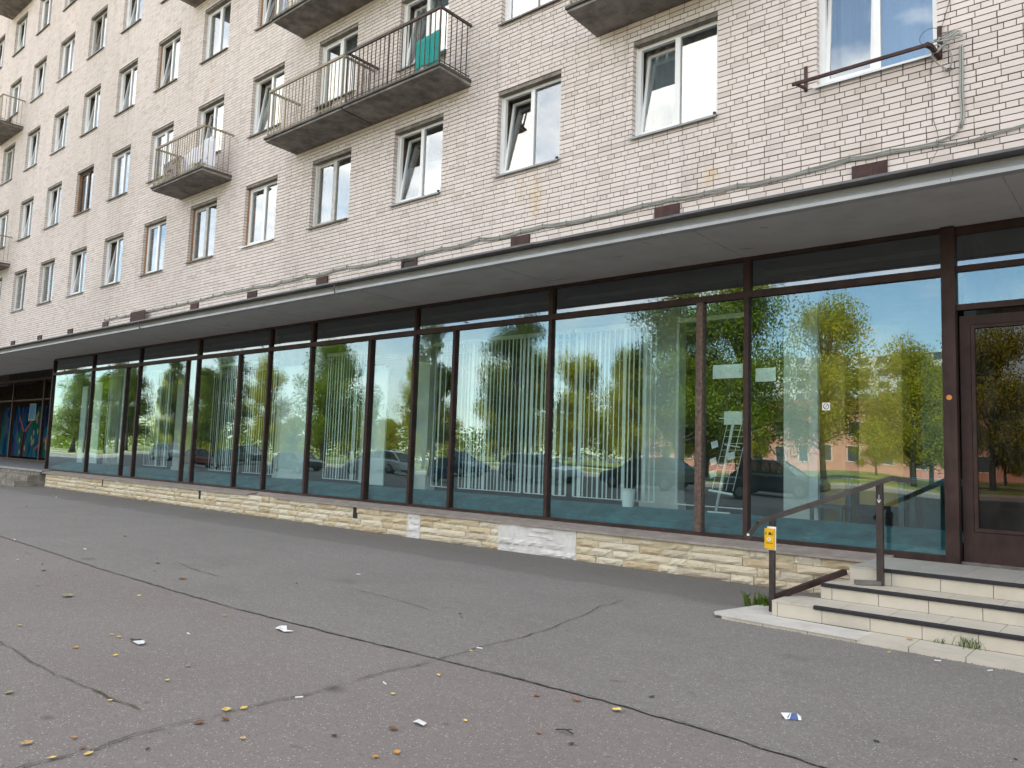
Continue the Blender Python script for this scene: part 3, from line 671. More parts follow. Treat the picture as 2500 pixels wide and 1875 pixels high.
# concrete ledge slabs, edges broken
lx = [-26.75, -24.2, -21.6, -18.9, -16.6, -14.95, -13.95, -11.8, -9.6, -7.4, -5.15, -3.6, -2.36]
for a, b in zip(lx[:-1], lx[1:]):
    if a == -14.95: yfr = 9.13
    else: yfr = 8.935
    m_ = MB(); n = max(6, int((b-a)/.16)); top = []; 
    for q in range(n+1):
        x = a+.004+(b-a-.008)*q/n; y = yfr + rs.choice([0, 0, 0, .006, .012, .03 if rs.random() < .3 else 0]) + rs.uniform(-.004, .004)
        top.append((x, y))
    base = len(m_.v)
    for (x, y) in top: m_.v += [(x, y, .408), (x, y, .433+rs.uniform(-.003, .003)), (x, YG-.03, .487), (x, YG-.03, .40)]
    for q in range(n):
        A = base+4*q
        for u in range(4): w_ = (u+1) % 4; m_.f.append((A+u, A+4+u, A+4+w_, A+w_))
    m_.f.append((base, base+1, base+2, base+3)); e = base+4*n; m_.f.append((e+3, e+2, e+1, e))
    m_.build('ledge_slab', CONC, plinth)

# shop interior --------------------------------------------------------------
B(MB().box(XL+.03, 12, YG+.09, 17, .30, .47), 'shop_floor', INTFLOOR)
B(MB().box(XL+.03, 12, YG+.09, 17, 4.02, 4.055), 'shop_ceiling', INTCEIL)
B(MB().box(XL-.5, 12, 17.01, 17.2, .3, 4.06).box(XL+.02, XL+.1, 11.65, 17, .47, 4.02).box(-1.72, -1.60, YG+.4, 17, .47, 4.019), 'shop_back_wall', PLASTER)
B(MB().xprism([(YG+.10, .471), (YG+.62, .471), (YG+.62, .74), (YG+.56, .76), (YG+.10, .60)], XL+.12, -1.75), 'window_ledge', TEAL)
for a, b, y in ((-26.4, -25.8, 10.6), (-21.75, -21.15, 10.6), (-16.6, -16.0, 10.6), (-11.75, -11.25, 10.6), (-6.36, -5.72, 10.6), (-4.06, -3.72, 10.5)):
    B(MB().box(a, b, y, y+.22, .471, 4.019).box(a-.02, b+.02, y-.02, y+.24, .472, .80), 'pillar', PILLAR)
for k in range(9):
    xc = -25.5 + 2.9*k
    B(MB().box(xc, xc+1.2, 10.9, 11.2, 3.93, 4.018).box(xc, xc+1.2, 13.4, 13.7, 3.93, 4.018), 'ceiling_lamp_housing', PALE)

# stairs at the near entrance ---------------------------------------------------
st = thing('entrance_steps', 'cream tiled entrance steps with black nosing strips before the brown door', 'steps', (0, 7.8, 0))
def S(mb, name, M, smooth=False):
    o = mb.build(name, M, st, smooth); o.matrix_parent_inverse = Matrix.Translation((0, -7.8, 0)); return o
XE = 2.6
S(MB().prism([(-3.28, 6.86), (-3.22, 6.80), (XE, 6.66), (XE, 7.12), (-2.80, 7.12), (-2.90, 7.55), (-3.10, 7.70)], -.05, .036), 'pad_core', GROUT)
S(MB().prism([(-2.83, 7.14), (XE, 7.14), (XE, 9.2), (-2.36, 9.2), (-2.62, 7.72)], .03, .172).prism([(-2.56, 7.62), (XE, 7.62), (XE, 9.21), (-2.35, 9.21), (-2.44, 8.2)], .172, .309).prism([(-2.36, 8.05), (XE, 8.05), (XE, 9.215), (-2.34, 9.215)], .309, .455), 'step_core', GROUT)
# pad: cement skin on the left, tiles on the right
S(MB().prism([(-3.31, 6.87), (-3.27, 6.80), (-3.1, 6.775), (-2.6, 6.762), (-2.0, 6.745), (-1.98, 7.09), (-2.83, 7.115), (-2.90, 7.42), (-3.02, 7.72), (-3.14, 7.66)], .032, .046), 'cement_skin', PADM)
def yk(x): return 6.80 - (x+3.22)*.0241
x = -3.20
while x < XE-.1:
    nx = min(x+.394, XE); a, b = yk(x), yk(nx)
    t = MB(); t.v = [(x+.003, a-.010, -.02), (nx-.003, b-.010, -.02), (nx-.003, b+.004, -.02), (x+.003, a+.004, -.02), (x+.003, a-.010, .044), (nx-.003, b-.010, .044), (nx-.003, b+.004, .044), (x+.003, a+.004, .044)]
    t.f = [(3, 2, 1, 0), (4, 5, 6, 7), (0, 1, 5, 4), (1, 2, 6, 5), (2, 3, 7, 6), (3, 0, 4, 7)]
    S(t, 'tile', TILE)
    if x > -2.1 and x+.01 > -2.03: S(MB().prism([(x+.003, a+.007), (nx-.003, b+.007), (nx-.003, 7.118), (x+.003, 7.118)], .03, .0455), 'tile', TILE)
    x = nx
def course(xl, yf, z0, z1, yback, first, tpit, M=TILE, treadz=None):
    x = xl; k = 0
    while x < XE-.05:
        nx = min(x + (first if k == 0 else tpit), XE)
        S(MB().box(x+.0025, nx-.0025, yf, yf+.018, z0+.002, z1-.012), 'tile', M)
        x = nx; k += 1
    x = xl; k = 0
    while x < XE-.05:
        nx = min(x + (first+.13 if k == 0 else tpit), XE); yb = yf+.012
        while yb < yback-.02:
            ny = min(yb+.395, yback)
            S(MB().box(x+.0025, nx-.0025, (yf-.008 if yb < yf+.02 else yb+.0025), ny-.0025, z1-.0105, z1), 'tile', TILEG if yback > 8.6 else M); yb = ny
        x = nx; k += 1
course(-2.86, 7.12, .046, .185, 7.60, .05, .400)
course(-2.58, 7.60, .185, .322, 8.03, .10, .408)
course(-2.45, 8.03, .322, .468, 9.20, .38, .414)
def sidetiles(pts, z0, z1):
    for (ax, ay), (bx, by) in zip(pts[:-1], pts[1:]):
        d = Vector((bx-ax, by-ay, 0)).normalized(); nrm = Vector((-d.y, d.x, 0))*.012
        t = MB().prism([(ax, ay), (bx, by), (bx+nrm.x, by+nrm.y), (ax+nrm.x, ay+nrm.y)], z0, z1); S(t, 'tile', TILE)
sidetiles([(-2.858, 7.139), (-2.64, 7.73)], .046, .172); sidetiles([(-2.578, 7.619), (-2.47, 8.1)], .187, .309); sidetiles([(-2.449, 8.05), (-2.44, 8.9)], .324, .456)
S(MB().prism([(-2.60, 7.62), (-2.86, 7.14), (-2.84, 7.13), (-2.58, 7.6)], .1725, .1845), 'tile', TILE)
for x0, y, z in ((-2.48, 7.12, .185), (-2.575, 7.60, .322), (-2.20, 8.03, .468)):
    S(MB().xprism([(y-.016, z-.026), (y+.012, z-.009), (y+.032, z+.001), (y+.032, z+.006), (y-.012, z+.006), (y-.018, z)], x0, XE), 'nosing_strip', RUBBER)

# entrance door beside the shopfront ------------------------------------------------
door = B(MB().box(-1.72, 3, YG-.01, YG+.08, 3.56, 3.625).box(-1.72, 3, YG-.012, YG+.078, 3.14, 3.205).box(-1.72, 3, YG-.008, YG+.07, 3.97, 4.058), 'entrance_front', BROWN)
MB().box(-1.72, 3, YG+.02, YG+.026, 3.62, 3.98).build('transom_pane', TRANG, door); MB().box(-1.72, 3, YG+.02, YG+.026, 3.20, 3.565).build('transom_pane', SHOPG, door)
dl = ring(MB(), -1.70, -.55, .49, 3.08, .10, YG+.03, YG+.085).box(-1.60, -.65, YG+.031, YG+.084, .59, .80).build('door_leaf', BROWN, door)
ring(MB(), -1.595, -.655, .805, 2.975, .035, YG+.02, YG+.06).build('glazing_bead', BROWN, dl)
MB().box(-1.56, -.69, YG+.05, YG+.056, .84, 2.94).build('pane', DOORG, dl)
dl2 = ring(MB(), -.53, .62, .49, 3.08, .10, YG+.03, YG+.085).box(-.43, .52, YG+.031, YG+.084, .59, .80).build('door_leaf', BROWN, door)
MB().box(-.43, .52, YG+.05, YG+.056, .80, 2.98).build('pane', DOORG, dl2)
MB().box(.63, 3, YG+.02, YG+.09, .47, 3.139).build('side_panel', BROWN, door)
MB().box(-1.715, .62, YG-.02, YG+.12, .455, .489).build('threshold', SILLB, door)
b = MB(); cx, cz = -1.79, 2.20; b.v = [(cx+.028*math.cos(q*.5236), YG-.0765, cz+.028*math.sin(q*.5236)) for q in range(12)]; b.f = [tuple(range(12))]
b.build('orange_dot', ORANGE, shop)
# inside the porch: brown wall and a bench rail
B(MB().box(-1.595, 3, 10.9, 11, .47, 4.0), 'porch_wall', OLDWOOD)
B(MB().box(-1.59, 3, 10.86, 10.899, .98, 1.02), 'porch_rail', LF['orange'])

# ------------------------------------------------------------------ handrail, call box
hr = thing('handrail', 'dark brown metal handrail on two posts at the left end of the entrance steps', 'handrail', (-2.9, 7.3, 0))
def H(mb, name, M, par=None, sm=False):
    o = mb.build(name, M, hr, sm); o.matrix_parent_inverse = Matrix.Translation((2.9, -7.3, 0)); return o
H(MB().box(-2.955, -2.905, 7.28, 7.32, -.02, .92), 'post', RAILM)
H(MB().box(-2.175, -2.117, 7.925, 7.975, .325, 1.285), 'post', RAILM)
H(MB().bar((-3.13, 7.17, .715), (-3.04, 7.22, .86), .05, .045).bar((-3.04, 7.22, .86), (-2.98, 7.27, .90), .05, .045).bar((-2.98, 7.27, .90), (-2.06, 8.02, 1.335), .05, .045).bar((-2.06, 8.02, 1.335), (-1.93, 8.16, 1.318), .05, .045), 'rail', RAILM)
H(MB().bar((-2.93, 7.33, .17), (-2.50, 8.06, .40), .05, .05), 'stringer', BROWN)
H(MB().bar((-2.147, 7.95, .345), (-2.33, 7.80, .348), .055, .04), 'foot_bar', SILLB)
ar = MB(); zc = 1.14
ar.box(-2.148, -2.144, 7.9238, 7.9248, zc-.035, zc+.035); ar.yprism([(-2.146, zc-.045), (-2.128, zc-.012), (-2.133, zc-.010), (-2.146, zc-.033), (-2.159, zc-.010), (-2.164, zc-.012)], 7.9238, 7.9248)
H(ar, 'painted_arrow', WHITEP)
H(MB().box(-3.115, -3.095, 7.145, 7.155, .745, .765), 'white_sticker', WHITEP)
cb = thing('call_button_box', 'yellow call button box on white plate fixed to the handrail post', 'call box', (-2.93, 7.28, .725))
MB().box(-.041, .045, -.006, -.0005, -.105, .115).build('back_plate', WHITEP, cb)
bx = MB().box(-.054, .036, -.036, -.0065, -.09, .098).build('housing', YELLOW, cb)
yf = -.0368
bell = MB().yprism([(-.018, .045), (-.006, .068), (.004, .066), (.012, .047), (.018, .036), (-.004, .038), (-.014, .034)], yf, yf+.0006); bell.build('bell_symbol', DARKRED, bx)
for sgn in (-1, 1):
    for rr in (.026, .036):
        a = MB(); pv = None
        for q in range(7):
            t = (q-3)*.16; x, z = -.008+sgn*rr*math.cos(t), .052+rr*math.sin(t); x2, z2 = -.008+sgn*(rr+.0035)*math.cos(t), .052+(rr+.0035)*math.sin(t)
            cur = ((x, yf, z), (x2, yf, z2))
            if pv: a.quad(pv[0], cur[0], cur[1], pv[1]) if sgn > 0 else a.quad(pv[1], cur[1], cur[0], pv[0])
            pv = cur
        a.build('sound_wave_mark', DARKRED, bx)
def disc(cx, cz, r, y, n=20):
    b = MB(); b.v = [(cx+r*math.cos(2*math.pi*q/n), y, cz+r*math.sin(2*math.pi*q/n)) for q in range(n)]; b.f = [tuple(range(n))]; return b
bt = MB().tube([(-.008, -.0365, -.002), (-.008, -.041, -.002)], .0165, 18).build('button', WHITEP, bx); disc(-.008, -.002, .006, -.0415, 12).build('button_mark', BLACKP, bt)
tx = MB(); x = -.042
while x < .026: tx.box(x, x+.0045, yf, yf+.0006, -.042, -.036); x += .006
tx.build('printed_line', DARKRED, bx)

# ------------------------------------------------------------------ cables on the wall
clip = [1.6, 1.05, .5, -.05, -.6, -1.15, -1.6, -2.12, -2.66, -3.17, -3.71, -4.25, -4.75, -5.28, -5.81, -6.36, -6.84, -7.36, -7.88, -8.4, -8.91, -9.42, -9.94, -10.47, -10.97, -11.46, -11.98, -12.49, -12.9, -13.45, -14.0, -14.5, -15.03, -15.55, -16.08, -16.6, -17.11, -17.88, -18.4, -19.3, -19.9, -20.58, -21.3, -21.97, -22.7, -23.46, -24.1, -24.77, -25.4, -26.07, -26.6, -27.0]
rc = random.Random(5); zc = {x: 5.50 + rc.uniform(-.022, .03) - (.01 if -12.5 < x < -7 else 0) for x in clip}
zc[-9.94] = 5.53; zc[-11.46] = 5.49; zc[-11.98] = 5.47; zc[-12.49] = 5.5; zc[-3.17] = 5.545; zc[-3.71] = 5.505
cab = thing('cable_bundle', 'long bundle of grey cables clipped to the brick wall above the canopy', 'cable', (-2, YW, 5.5))
def CB(mb, name, M, sm=False):
    o = mb.build(name, M, cab, sm); o.matrix_parent_inverse = Matrix.Translation((2, -YW, -5.5)); return o
for k in range(4):
    pts = []; end = len(clip) if k < 3 else 40
    for q in range(end):
        x = clip[q]
        if k >= 2 and x > -1.7: continue
        z = zc[x] + (k-1.5)*.0165; y = YW-.022-.008*(k % 2)
        if pts:
            px, py, pz = pts[-1]; sag = rc.uniform(.004, .03)*(1 if k % 2 else .6)
            for f in (.25, .5, .75): pts.append((px+(x-px)*f, y-.004*math.sin(f*3.14), pz+(z-pz)*f - sag*math.sin(f*math.pi)))
        pts.append((x, y, z))
    if k >= 2: pts = [(-1.86, YW-.02, 5.64), (-1.93, YW-.022, 5.57)] + pts
    CB(MB().tube(pts, .0095, 6), 'cable', GREYM, True)
cm = MB().box(-.007, .007, YW-.042, YW-.001, -.042, .042).bar((0, YW-.03, .035), (.006, YW-.03, .058), .006).mesh('clip', CLIPM)
for x in clip:
    o = P('clip', cm, cab, (x, 0, zc[x])); o.matrix_parent_inverse = Matrix.Translation((2, -YW, -5.5))
vc = thing('wall_cable', 'pair of grey cables running down the bricks right of the window', 'cable', (-1.83, YW, 6))
for dx in (-.014, .012):
    o = MB().tube([(-1.83+dx, YW-.02, 6.70), (-1.832+dx, YW-.02, 6.40), (-1.838+dx, YW-.02, 6.1), (-1.828+dx, YW-.02, 5.85), (-1.835+dx, YW-.02, 5.74), (-1.86+dx, YW-.02, 5.64)], .011, 6).build('cable', GREYM, vc, True); o.matrix_parent_inverse = Matrix.Translation((1.83, -YW, -6))
wi = MB().tube([(-2.16, YW-.012, 6.62), (-2.185, YW-.01, 6.45), (-2.17, YW-.01, 6.15), (-2.165, YW-.01, 5.85), (-2.12, YW-.01, 5.68), (-2.09, YW-.06, 5.52), (-2.1, YW-.08, 5.4), (-2.17, YW-.09, 5.26)], .0035, 5).build('hanging_wire', WIRE)
tag(wi, 'thin loose wire hanging down the brick wall below the window corner', 'wire')
coil = thing('cable_coil', 'tangled loops of grey cable hung on the iron bracket', 'cable', (-2.0, YW-.1, 6.75))
def loop(cx, cy, cz, rx, rz, tilt, n=30, a0=0, a1=6.28, yaw_=0):
    out = []
    for q in range(n+1):
        t = a0+(a1-a0)*q/n; x, z = rx*math.cos(t), rz*math.sin(t)
        out.append((cx + x*math.cos(tilt)-z*math.sin(tilt), cy + .05*math.sin(t*1.0+yaw_), cz + x*math.sin(tilt)+z*math.cos(tilt)))
    return out
cps = [loop(-1.95, YW-.08, 6.83, .13, .055, .18), loop(-1.97, YW-.10, 6.80, .17, .045, -.12), loop(-1.98, YW-.06, 6.86, .12, .06, .3), loop(-2.16, YW-.12, 6.88, .115, .13, .1, 30, .5, 5.9), loop(-2.04, YW-.12, 6.70, .11, .035, .5), loop(-2.09, YW-.15, 6.68, .06, .075, .2),
       [(-2.10, YW-.16, 6.72), (-2.13, YW-.15, 6.60), (-2.08, YW-.12, 6.50), (-2.0, YW-.06, 6.43), (-1.985, YW-.05, 6.41)], [(-2.02, YW-.12, 6.72), (-1.95, YW-.08, 6.66), (-1.925, YW-.06, 6.55), (-1.94, YW-.05, 6.47), (-1.955, YW-.05, 6.43)], loop(-1.972, YW-.05, 6.415, .032, .038, 0)]
for q, pt in enumerate(cps):
    o = MB().tube(pt, .0042 if q == 3 else .0095, 6).build('loop', WIRE if q in (3, 8) else GREYM, coil, True); o.matrix_parent_inverse = Matrix.Translation((2.0, -(YW-.1), -6.75))
brk = thing('iron_bracket', 'rusty brown iron bracket rail in front of the upper right window', 'bracket', (-2.9, YW, 6.65))
def K(mb, name, M):
    o = mb.build(name, M, brk); o.matrix_parent_inverse = Matrix.Translation((2.9, -YW, -6.65)); return o
K(MB().bar((-3.80, 10.12, 6.62), (-2.14, 10.12, 6.635), .035, .04), 'rail', RUST)
K(MB().bar((-3.745, 10.141, 6.62), (-3.745, YW, 6.70), .03, .03), 'arm', RUST); K(MB().bar((-2.14, 10.10, 6.635), (-2.10, 10.18, 6.63), .05, .05).bar((-2.10, 10.18, 6.63), (-2.08, YW, 6.64), .05, .05), 'arm', RUST)
K(MB().box(-3.775, -3.73, YW-.02, YW-.002, 6.66, 7.03), 'wall_plate', RUST); K(MB().box(-2.095, -2.045, YW-.03, YW-.002, 6.60, 7.03), 'wall_plate', RUST)
w2 = MB().tube([(-3.92, YW-.006, 7.03), (-3.90, YW-.02, 6.93), (-3.86, YW-.1, 6.80), (-3.79, 10.14, 6.64)], .003, 5).build('bracket_wire', WIRE); tag(w2, 'short thin wire from the bricks to the left end of the iron bracket', 'wire')
w3 = MB().tube([(-2.05, YW-.02, 6.98), (-2.0, YW-.02, 7.15), (-1.93, YW-.015, 7.4), (-1.90, YW-.015, 7.9), (-1.88, YW-.015, 8.6)], .0045, 5).build('climbing_wire', WIRE); tag(w3, 'dark wire climbing the bricks beside the upper right window', 'wire')

# ------------------------------------------------------------------ laundry on the balconies
def drape(name, label, x0, x1, y0, y1, z0, z1, M, amp=.025, slant=0, nx=26, nz=8, freq=7):
    b = MB()
    for jz in range(nz+1):
        for jx in range(nx+1):
            u, v = jx/nx, jz/nz
            b.v.append((x0+(x1-x0)*u, y0+(y1-y0)*u + amp*(.4+.6*v)*math.sin(u*freq*2+v*1.2), z1-(z1-z0)*v*(1-.12*math.sin(u*5)) + slant*u))
    for jz in range(nz):
        for jx in range(nx): A = jz*(nx+1)+jx; b.f.append((A, A+1, A+nx+2, A+nx+1))
    o = b.build(name, M, None, True); so_ = o.modifiers.new('t', 'SOLIDIFY'); so_.thickness = .006
    return tag(o, label, 'cloth')
drape('teal_towel', 'teal towel hung on the railing corner of the wide balcony', -11.12, -10.43, 9.725, 9.725, 8.84, 9.52, TEALC, .012, .05)
drape('white_sheet', 'white bed sheets drying on the single balcony', -20.75, -19.55, 9.80, 9.98, 8.95, 9.45, SHEETC, .05, .38)
drape('white_sheet_fold', 'bunched translucent white cloth at the end of the single balcony', -19.95, -19.50, 9.90, 10.02, 8.98, 9.75, SHEETC, .08, .0)
drape('patterned_rug', 'grey patterned rug hung behind the railing of the single balcony', -21.75, -20.72, 9.72, 9.72, 8.86, 9.42, RUGC, .012, .04)

# ------------------------------------------------------------------ blinds, boards and furniture behind the shop glass
rb = random.Random(21)
wide = MB().box(-.032, .032, -.002, .002, 0, 2.60).mesh('slat', BLINDM); thin = MB().box(-.011, .011, -.002, .002, 0, 2.60).mesh('slat', BLINDM)
mid = MB().box(-.018, .018, -.002, .002, 0, 2.60).mesh('slat', BLINDM)
def blind(x0, x1, sp, label, bars=True, y=9.99, wf=.15):
    t = thing('vertical_blind', label, 'blind', ((x0+x1)/2, y, .83), 'vertical blinds behind the shop glass'); hw = (x1-x0)/2
    MB().box(-hw-.02, hw+.02, -.03, .03, 2.60, 2.66).build('head_rail', BLINDM, t)
    MB().box(-hw, hw, -.006, .006, -.012, .002).build('bottom_chain', BLINDM, t)
    if not bars:
        for s in (-1, 1): link('slat', thin, t, (s*hw, 0, 0), (0, 0, .5))
        return
    n = int((x1-x0)/sp)
    for q in range(n+1):
        d = wide if rb.random() < wf else (mid if rb.random() < .35 else thin)
        link('slat', d, t, (-hw+2*hw*q/n+rb.uniform(-.01, .01), rb.uniform(-.01, .01), 0), (0, 0, rb.uniform(-.5, .2)))
blind(-7.62, -7.36, .09, 'narrow white vertical blind beside the mullion left of the bucket', wf=.5)
blind(-7.22, -5.78, .088, 'white vertical blind behind the wide pane with the white bucket')
blind(-5.42, -4.34, .1, 'bare white blind frame without slats beside the worn wooden mullion', False)
blind(-9.75, -8.30, .085, 'white vertical blind with broad slats left of the white plinth patch', wf=.35)
blind(-8.22, -7.72, .10, 'short white vertical blind just left of a main mullion above the white plinth patch', wf=.2)
blind(-10.45, -9.88, .13, 'sparse white vertical blind beside the grey pillar in the middle', wf=.05)
blind(-13.78, -12.30, .088, 'white vertical blind left of the pale boards in the middle panes')
blind(-16.95, -15.55, .095, 'white vertical blind in the pane above the gap in the ledge', wf=.2)
blind(-18.55, -17.15, .085, 'white vertical blind in the left half with even thin slats', wf=.1)
blind(-22.2, -20.8, .09, 'white vertical blind second from the far end of the shopfront', wf=.15)
blind(-24.9, -23.6, .11, 'white vertical blind at the far end of the shopfront', wf=.3)
def board(name, x0, x1, y, z0, z1, M, label, cat, th=.03, lean=0):
    o = MB().box(-(x1-x0)/2, (x1-x0)/2, 0, th, 0, z1-z0).build(name, M, None, False, ((x0+x1)/2, y, z0)); o.rotation_euler = (lean, 0, 0); return tag(o, label, cat)
board('pale_board', -26.85, -26.45, 9.95, .765, 3.2, PALE, 'narrow pale board at the far left end of the shop window', 'board')
board('pale_board', -26.25, -25.35, 9.95, .765, 3.3, PALE, 'wide pale blue board near the far left end of the shop window', 'board')
board('pale_board', -15.55, -14.55, 10.02, .765, 3.3, PALE, 'pale board behind the pane right of the ledge gap', 'board')
board('pale_board', -12.25, -11.85, 10.02, .765, 3.1, PALE, 'narrow pale board left of the middle grey pillar', 'board')
board('pale_board', -12.95, -12.30, 10.30, .765, 3.2, PALE, 'pale board standing among the blinds in the middle', 'board')
board('white_post', -3.70, -3.585, 10.45, .471, 4.0, PALE, 'narrow white post right of the near pillar inside the shop', 'post', .08)
board('ochre_cabinet', -3.66, -3.33, 10.75, .5, 3.4, OCHRE, 'tall ochre cabinet behind the white post inside the shop', 'cabinet', .5)
board('ochre_cabinet', -3.15, -2.62, 10.75, .95, 3.3, OCHRE, 'ochre wall cabinet right of the tall one inside the shop', 'cabinet', .4)
board('green_panel', -2.50, -2.20, 11.2, .48, 3.0, TEAL, 'tall blue green panel at the right end of the shop interior', 'panel', .05)
bk = thing('bucket', 'white plastic bucket on the teal ledge inside the shop window', 'bucket', (-6.10, 9.82, .745))
MB().tube([(0, 0, 0), (0, 0, .26)], [.085, .10], 18).build('body', WHITEP, bk, False); MB().tube([(0, 0, .235), (0, 0, .262)], .107, 18).build('rim', PALE, bk)
tb = thing('table', 'dark green table with a blue cloth inside the shop on the right', 'table', (-2.15, 10.55, .471))
MB().box(-.42, .42, -.3, .3, .78, .83).build('tabletop', DARKT, tb); MB().box(-.30, .43, -.31, .31, .831, .86).build('cloth', BLUET, tb)
for sx in (-.38, .38):
    for sy in (-.26, .26): MB().box(sx-.03, sx+.03, sy-.03, sy+.03, 0, .779).build('leg', DARKT, tb)
ch = thing('chair', 'dark wooden chair in front of the tall ochre cabinet', 'chair', (-3.42, 10.45, .471))
MB().box(-.2, .2, -.2, .2, .42, .46).build('seat', DARKT, ch); MB().box(-.2, .2, .17, .2, .80, .90).build('backrest', DARKT, ch)
for sx in (-.18, .18):
    MB().box(sx-.02, sx+.02, .165, .205, 0, .799).build('leg', DARKT, ch); MB().box(sx-.02, sx+.02, -.2, -.16, 0, .419).build('leg', DARKT, ch)
rk = thing('display_rack', 'leaning white wire display rack with a paper sign inside the shop', 'rack', (-4.60, 9.86, .755))
MB().tube([(-.14, 0, .02), (.12, 0, 1.32)], .018, 8).build('pole', WHITEP, rk, True); MB().bar((-.26, 0, .008), (.06, 0, .008), .03, .016).build('foot', WHITEP, rk)
MB().box(-.02, .24, -.03, -.024, 1.19, 1.37).build('sign', PAPERM, rk)
MB().bar((-.10, -.01, 1.28), (.32, -.01, 1.26), .012).bar((-.24, -.01, .30), (.10, -.01, .26), .025).bar((-.02, -.01, .92), (.2, -.01, .89), .012).build('cross_bar', WHITEP, rk)
wg = MB()
for q in range(4): wg.bar((-.20+q*.10, .0, .30), (.02+q*.10, .0, 1.22), .006)
for q in range(9): z = .40+q*.09; wg.bar((-.19+.024*q, -.002, z), (.13+.024*q, -.002, z), .005)
wg.build('wire_grid', WHITEP, rk)
for q, (dx, z, s) in enumerate(((-.20, .95, .10), (-.21, .72, .09), (-.22, .55, .10), (.03, .80, .11))):
    b = MB(); b.v = [(dx, -.05, z), (dx+s, -.06, z+.03), (dx+s*1.1, -.045, z-.06), (dx+.02, -.05, z-.09)]; b.f = [(0, 1, 2, 3)]
    o = b.build('paper_sheet', PAPERM, rk); o.modifiers.new('t', 'SOLIDIFY').thickness = .002
pp = board('paper_notice', -4.56, -4.15, 9.36, 2.52, 2.70, PAPERM, 'white paper notice taped inside the narrow pane by the wooden mullion', 'notice', .002)
pp2 = board('paper_notice', -3.98, -3.72, 9.36, 2.46, 2.63, PAPERM, 'white paper notice right of the thick brown mullion', 'notice', .002)
sg = thing('no_entry_sticker', 'small sticker with a struck out circle on the right shop pane', 'sticker', (-3.09, YG-.003, 2.13))
MB().box(-.045, .045, 0, .002, -.045, .045).build('backing', PAPERM, sg)
rg = MB(); pv = None
for q in range(25):
    t = 2*math.pi*q/24; cur = ((.034*math.cos(t), -.0008, .034*math.sin(t)), (.027*math.cos(t), -.0008, .027*math.sin(t)))
    if pv: rg.quad(pv[0], pv[1], cur[1], cur[0])
    pv = cur
rg.quad((-.022, -.0008, -.019), (-.018, -.0008, -.023), (.022, -.0008, .019), (.018, -.0008, .023)); rg.build('struck_circle', BLACKP, sg)

# ------------------------------------------------------------------ far recessed entrance: mural and old steps
mu = thing('mural', 'blue abstract mural with red branches and yellow leaves in the far entrance', 'mural', (-38.5, 12.6, .6))
def mural_material():
    M, t, out = mat('mural_paint')
    vo = t.nodes.new('ShaderNodeTexVoronoi'); vo.inputs['Scale'].default_value = 1; t.links.new(pos(t, (3.4, 1, 1.5)), vo.inputs['Vector'])
    s = t.nodes.new('ShaderNodeSeparateColor'); t.links.new(vo.outputs['Color'], s.inputs[0])
    c = rampc(t, s.outputs[0], [(0, (.006, .014, .06)), (.3, (.006, .045, .12)), (.5, (.012, .08, .12)), (.68, (.012, .07, .035)), (.84, (.03, .11, .14)), (1, (.045, .018, .07))])
    return finish(M, t, out, c, 1.0, spec=0)
MB().box(-5, 5.5, 0, .04, .05, 2.35).build('panel', mural_material(), mu)
REDM = plain('mural_red', (.16, .01, .014), .7); YELM = plain('mural_yellow', (.18, .17, .025), .7)
for pts in ([(-1.9, .05), (-1.75, 1.2), (-.9, 1.75)], [(-1.8, 1.1), (-2.6, 1.9)], [(1.3, .9), (2.0, 1.3), (2.5, 2.2)], [(-.4, .4), (.6, .8), (1.9, 1.2)]):
    br = MB()
    for (ax, az), (bx_, bz) in zip(pts[:-1], pts[1:]): br.bar((ax, -.006, az), (bx_, -.006, bz), .01, .13)
    br.build('branch', REDM, mu)
rm = random.Random(2)
ly = MB().yprism([(0, -.14), (.08, -.05), (.08, .06), (0, .14), (-.08, .06), (-.08, -.05)], -.014, -.002).mesh('painted_leaf', YELM)
for q in range(34): link('painted_leaf', ly, mu, (rm.uniform(-4, 3.4), 0, rm.uniform(.2, 2.0)))
sgn = thing('framed_notice', 'small blue framed notice beside the mural in the far entrance', 'notice', (-36.6, 11.66, 2.6))
ring(MB(), -.35, .35, -.35, .35, .03, 0, .03).build('frame', SILLG, sgn); MB().box(-.32, .32, .01, .03, -.32, .32).build('sheet', BLUET, sgn)
os_ = thing('old_steps', 'worn grey concrete steps with moss at the far left entrance', 'steps', (-30, 9, 0))
def O(mb, name, M):
    o = mb.build(name, M, os_); o.matrix_parent_inverse = Matrix.Translation((30, -9, 0)); return o
def rough_slab(x0, x1, y0, y1, z0, z1, name, M, jit=.03):
    n = 46; poly = [(x0+(x1-x0)*q/n, y0+random.uniform(-jit, jit)) for q in range(n+1)] + [(x1, y1), (x0, y1)]
    O(MB().prism(poly, z0, z1), name, M)
rough_slab(-60, -26.85, 8.95, 12.85, .44, .505, 'landing', SILLG, .012)
rough_slab(-60, -27.05, 8.99, 9.6, .335, .439, 'riser', OLDSTEP, .02)
rough_slab(-60, -27.0, 8.60, 9.5, .17, .334, 'step', OLDSTEP); rough_slab(-60, -26.75, 8.22, 9.3, -.05, .169, 'step', OLDSTEP)
